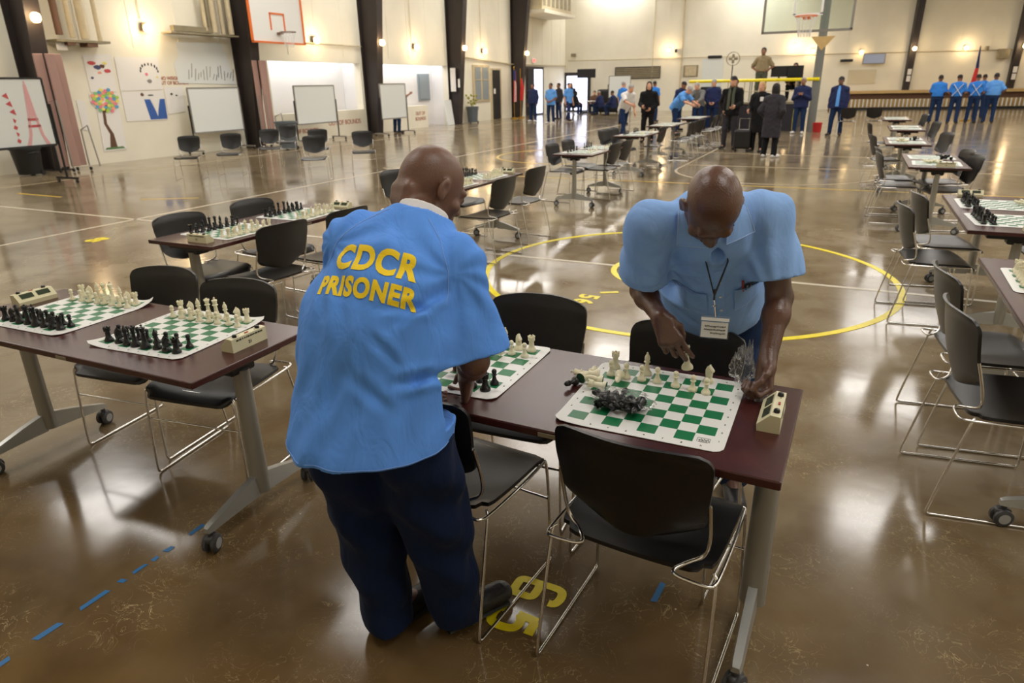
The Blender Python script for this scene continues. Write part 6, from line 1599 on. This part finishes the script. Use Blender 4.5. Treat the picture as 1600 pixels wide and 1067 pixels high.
MB().tube([(0, .05, .5), (.1, 1.6, 1.6), (.15, 2.4, 5.2)], .07).obj('support_arm', 'board_frame', t)
t = thing('support_pole', 'thick grey padded pole rising behind the glass backboard', 'pole', (-1.31, 26.4, 0))
MB().tube([(.0, .0, 0), (0, 0, 8.45)], .135, 14).obj('pole', 'greymetal', t)
MB().add([(-.34, -.18, 2.98), (.40, -.18, 2.98), (.02, -.18, 2.55), (-.34, -.12, 2.98), (.40, -.12, 2.98), (.02, -.12, 2.55)], [(0, 1, 2), (5, 4, 3), (0, 3, 4, 1), (1, 4, 5, 2), (2, 5, 3, 0)]).obj('gusset', 'tan', t)
# raised stage with railing
t = thing('stage', 'low dark platform with grey skirting behind the far people', 'stage', (-3.6, 28.4, 0))
MB().box((0, 0, .92), (3.6, 4.4, .06)).obj('deck', 'bracket', t); MB().box((0, 0, .445), (3.54, 4.34, .89)).obj('skirt', 'c_charcoal', t)
t = thing('stage_railing', 'railing with yellow padded top along the platform front', 'railing', (-3.6, 26.28, .95))
MB().tube([(-1.95, 0, .72), (2.38, 0, .72)], .055, 10).obj('top_pad', 'yellow', t)
for k in range(7): MB().tube([(-1.7+k*.56, 0, 0), (-1.7+k*.56, 0, .72)], .02, 8).obj('post', 'pipe', t)
MB().tube([(-1.7, 0, .36), (1.7, 0, .36)], .015, 8).obj('mid_rail', 'pipe', t)
J = loc_pose(h=1.82, turn=face_to(-95), arms=('hip', 'hip')); tt = person('person standing on the platform in tan uniform with hands on hips', (-3.2, 27.2, .95), J, LK('tucked', 'c_tan', 'c_olive', skin='skin_mid', hair='short'), 1.15)
J = loc_pose(turn=face_to(-95), sit=True, arms=('table', 'table'), lean=12); person('person seated on the platform behind the dark monitors', (-2.12, 28.0, .95), J, LK('longsleeve', 'c_charcoal', 'c_black', skin='skin_light'), 1.05)
t = thing('folding_table', 'long table on the platform carrying the monitors', 'table', (-2.75, 27.4, .95)); MB().box((0, 0, .72), (1.7, .6, .04)).obj('tabletop', 'greyd', t)
for sx in (-1, 1):
    for sy in (-1, 1): MB().tube([(sx*.8, sy*.25, 0), (sx*.8, sy*.25, .7)], .018, 8).obj('leg', 'board_frame', t)
for i, (x, y) in enumerate(((-2.62, 27.3), (-2.1, 27.3))):
    t = thing('monitor', ['left dark computer monitor on the platform table', 'right dark computer monitor on the platform table'][i], 'monitor', (x, y, 1.69)); MB().box((0, 0, .26), (.55, .04, .36), bev=.01).obj('screen', 'black', t); MB().box((0, .02, .04), (.06, .04, .1)).box((0, 0, .005), (.22, .16, .01)).obj('stand', 'black', t)
t = thing('speaker_cart', 'tall white board with a black object on top, left end of the platform', 'cart', (-4.95, 27.3, .95)); MB().box((0, 0, .95), (.75, .06, 1.1)).obj('board', 'board', t); MB().box((0, 0, .28), (.7, .4, .5), bev=.03).obj('base', 'black', t); MB().box((.05, 0, 1.55), (.5, .2, .1), bev=.03).obj('device', 'black', t)
tag(MB().box((-4.15, 27.2, 1.10), (.6, .35, .3), bev=.02).obj('equipment_case', 'white'), 'white equipment case on the platform beside the tall board', 'case')
t = thing('pedestal_fan', 'round pedestal fan on the platform', 'fan', (-4.45, 28.6, .95)); MB().lathe([(.2, 0), (.2, .03), (.02, .05), (.02, 1.3), (0, 1.3)]).obj('stand', 'black', t)
for k in range(3): MB().tube([(.24*math.cos(a*PI/9), .05*(k-1), 1.5+.24*math.sin(a*PI/9)) for a in range(19)], .008, 5).obj('cage_ring', 'bracket', t)
for k in range(4): MB().box((.1*math.cos(k*PI/2), 0, 1.5+.1*math.sin(k*PI/2)), (.13, .02, .09), M_=Matrix.Rotation(-k*PI/2, 3, 'Y')).obj('blade', 'bracket', t)
tag(MB().lathe([(.0, 0), (.13, 0), (.15, .3), (.14, .3), (0, .28)], (-1.08, 25.9, 0), 16).obj('bucket', 'red_flag'), 'red bucket on the floor beside the padded pole', 'bucket')
# equipment carts near the back doorway
t = thing('display_screen', 'wide black television on a cart by the bright doorway', 'television', (-14.9, 41.2, 0)); MB().box((0, 0, 2.25), (1.15, .08, .5)).obj('screen', 'black', t); MB().box((.2, 0, 1.0), (.1, .1, 2)).box((.2, 0, .05), (.8, .6, .08)).obj('stand', 'black', t)
t = thing('equipment_cart', 'black covered cart standing behind the seated group', 'cart', (-13.3, 40.8, 0)); MB().box((0, 0, .7), (1.3, .7, 1.3), bev=.12).obj('cart_body', 'black', t)
for sx in (-1, 1): MB().lathe([(0, -.03), (.05, -.03), (.05, .03), (0, .03)], (sx*.5, 0, .05), 12, Matrix.Rotation(PI/2, 3, 'Y')).obj('wheel', 'rubber', t)
t = thing('round_table', 'small table the seated back group sits around', 'table', (-13.85, 38.7, 0)); MB().lathe([(0, .72), (.5, .72), (.5, .75), (0, .75)], seg=24).obj('tabletop', 'white', t); MB().lathe([(.3, 0), (.3, .03), (.04, .06), (.04, .72), (0, .72)]).obj('pedestal', 'board_frame', t)
# TV, heater box, speakers on the back wall
def onwall(nm, label, x, z, sx, sz, dep, m, cat, off=.1):
    t = thing(nm, label, cat, BWp(x, z, off), BRZ); MB().box((0, 0, 0), (sx, dep, sz), bev=.02).obj('case', m, t); MB().tube([(0, dep/2, 0), (0, off+.05, .1)], .03, 8).obj('wall_bracket', 'black', t); return t
t = onwall('television', 'flat television hanging on the back wall with bright reflection', .5, 2.68, 1.15, .55, .08, 'board_frame', 'television', .3); MB().box((0, -.045, 0), (1.05, .012, .46)).obj('screen', 'tvscreen', t)
onwall('projector', 'black projector shelf on the back wall left of the television', -.9, 2.62, .62, .14, .4, 'black', 'projector', .35)
onwall('wall_box', 'grey metal box with cage on the back wall at right', 6.7, 2.75, .5, .5, .3, 'bracket', 'box', .25)
onwall('security_camera', 'small camera on the pipe of the back wall', 5.9, 3.05, .14, .22, .2, 'bracket', 'camera', .2)
onwall('security_camera', 'small dark speaker beside the lamp left of the stage', -10.25, 3.42, .14, .2, .2, 'black', 'camera', .2)
t = thing('notice_panel', 'faint tan panel on the back wall below the television', 'panel', BWp(.05, 1.75, .03), BRZ); MB().box((0, 0, 0), (1.45, .03, .75)).obj('panel', 'tanpanel', t)
t = thing('air_conditioner', 'square air conditioning unit high on the left wall corner', 'air conditioner', (XL+.02, 37.9, 5.15)); MB().box((.77, 0, .9), (1.5, 4.2, 1.4)).obj('housing', 'pipe', t); MB().box((.87, 0, .12), (1.7, 4.5, .16)).obj('ledge', 'wall', t)
for k in range(7): MB().box((1.52, -1.8+k*.6, .95), (.02, .35, 1.1)).obj('grille', 'bracket', t)
t = onwall('wall_rail', 'thin speaker rod on the wall above the exit doors', -16.4, 3.35, .3, .2, .2, 'bracket', 'speaker', .3)
# retracted bleachers along the back wall at right
t = thing('bleachers', 'long retracted wooden bleachers with white spindles along the back wall', 'bleachers', (0, 0, 0))
for (x0, x1) in ((-.75, 3.9), (3.95, 10.5)):
    w_ = x1-x0; p_ = BWp((x0+x1)/2, 0, .65)
    MB().box((p_.x, p_.y, .93), (w_*1.014, 1.2, .14), rz=BRZ).obj('top_bench', 'tan', t)
    MB().box((p_.x, p_.y+.12, .72), (w_*1.014, 1.0, .28), rz=BRZ).obj('riser', 'c_brown', t)
    MB().box((p_.x, p_.y+.15, .3), (w_*1.014, .9, .58), rz=BRZ).obj('lower_panel', 'tan', t)  # plain tan panel behind the spindles
    MB().box((p_.x, p_.y-.1, .06), (w_*1.014, 1.0, .12), rz=BRZ).obj('base', 'black', t)
    n = int(w_/.2)
    b = MB()
    for k in range(n): q = BWp(x0+.1+k*.2, .35, 1.16); b.tube([(q.x, q.y, .14), (q.x, q.y, .56)], .035, 8)
    b.obj('spindles', 'white', t)
t = thing('chairs_stand_in', 'black wheeled box standing in for chairs between the scarf man and the blond person', 'case', (-2.45, 18.35, 0))  # simple black box added in place of dark chairs
MB().box((0, 0, .30), (.40, .35, .46), bev=.05).obj('box_body', 'black', t); MB().tube([(-.12, .12, .5), (-.12, .12, .78), (.12, .12, .78), (.12, .12, .5)], .012, 6).obj('pull_handle', 'chrome', t)
for sx in (-1, 1): MB().lathe([(0, -.02), (.045, -.02), (.045, .02), (0, .02)], (sx*.15, 0, .045), 12, Matrix.Rotation(PI/2, 3, 'Y')).obj('wheel', 'rubber', t)
tag(MB().box((-16.72, 28.46, 1.95), (.27, .01, 1.0)).obj('notice_sheet', 'paper'), 'tall white notice fixed to the dark column left of the grey windows', 'notice')
tag(MB().box((-16.42, 28.46, 1.8), (.10, .01, .36)).obj('notice_sheet', 'paper'), 'narrow white notice on same column right of the tall notice', 'notice')
tag(MB().box((-16.98, 29.35, 1.85), (.012, .4, .3)).obj('notice_sheet', 'lemon'), 'yellow notice on the wall beside the dark column', 'notice')
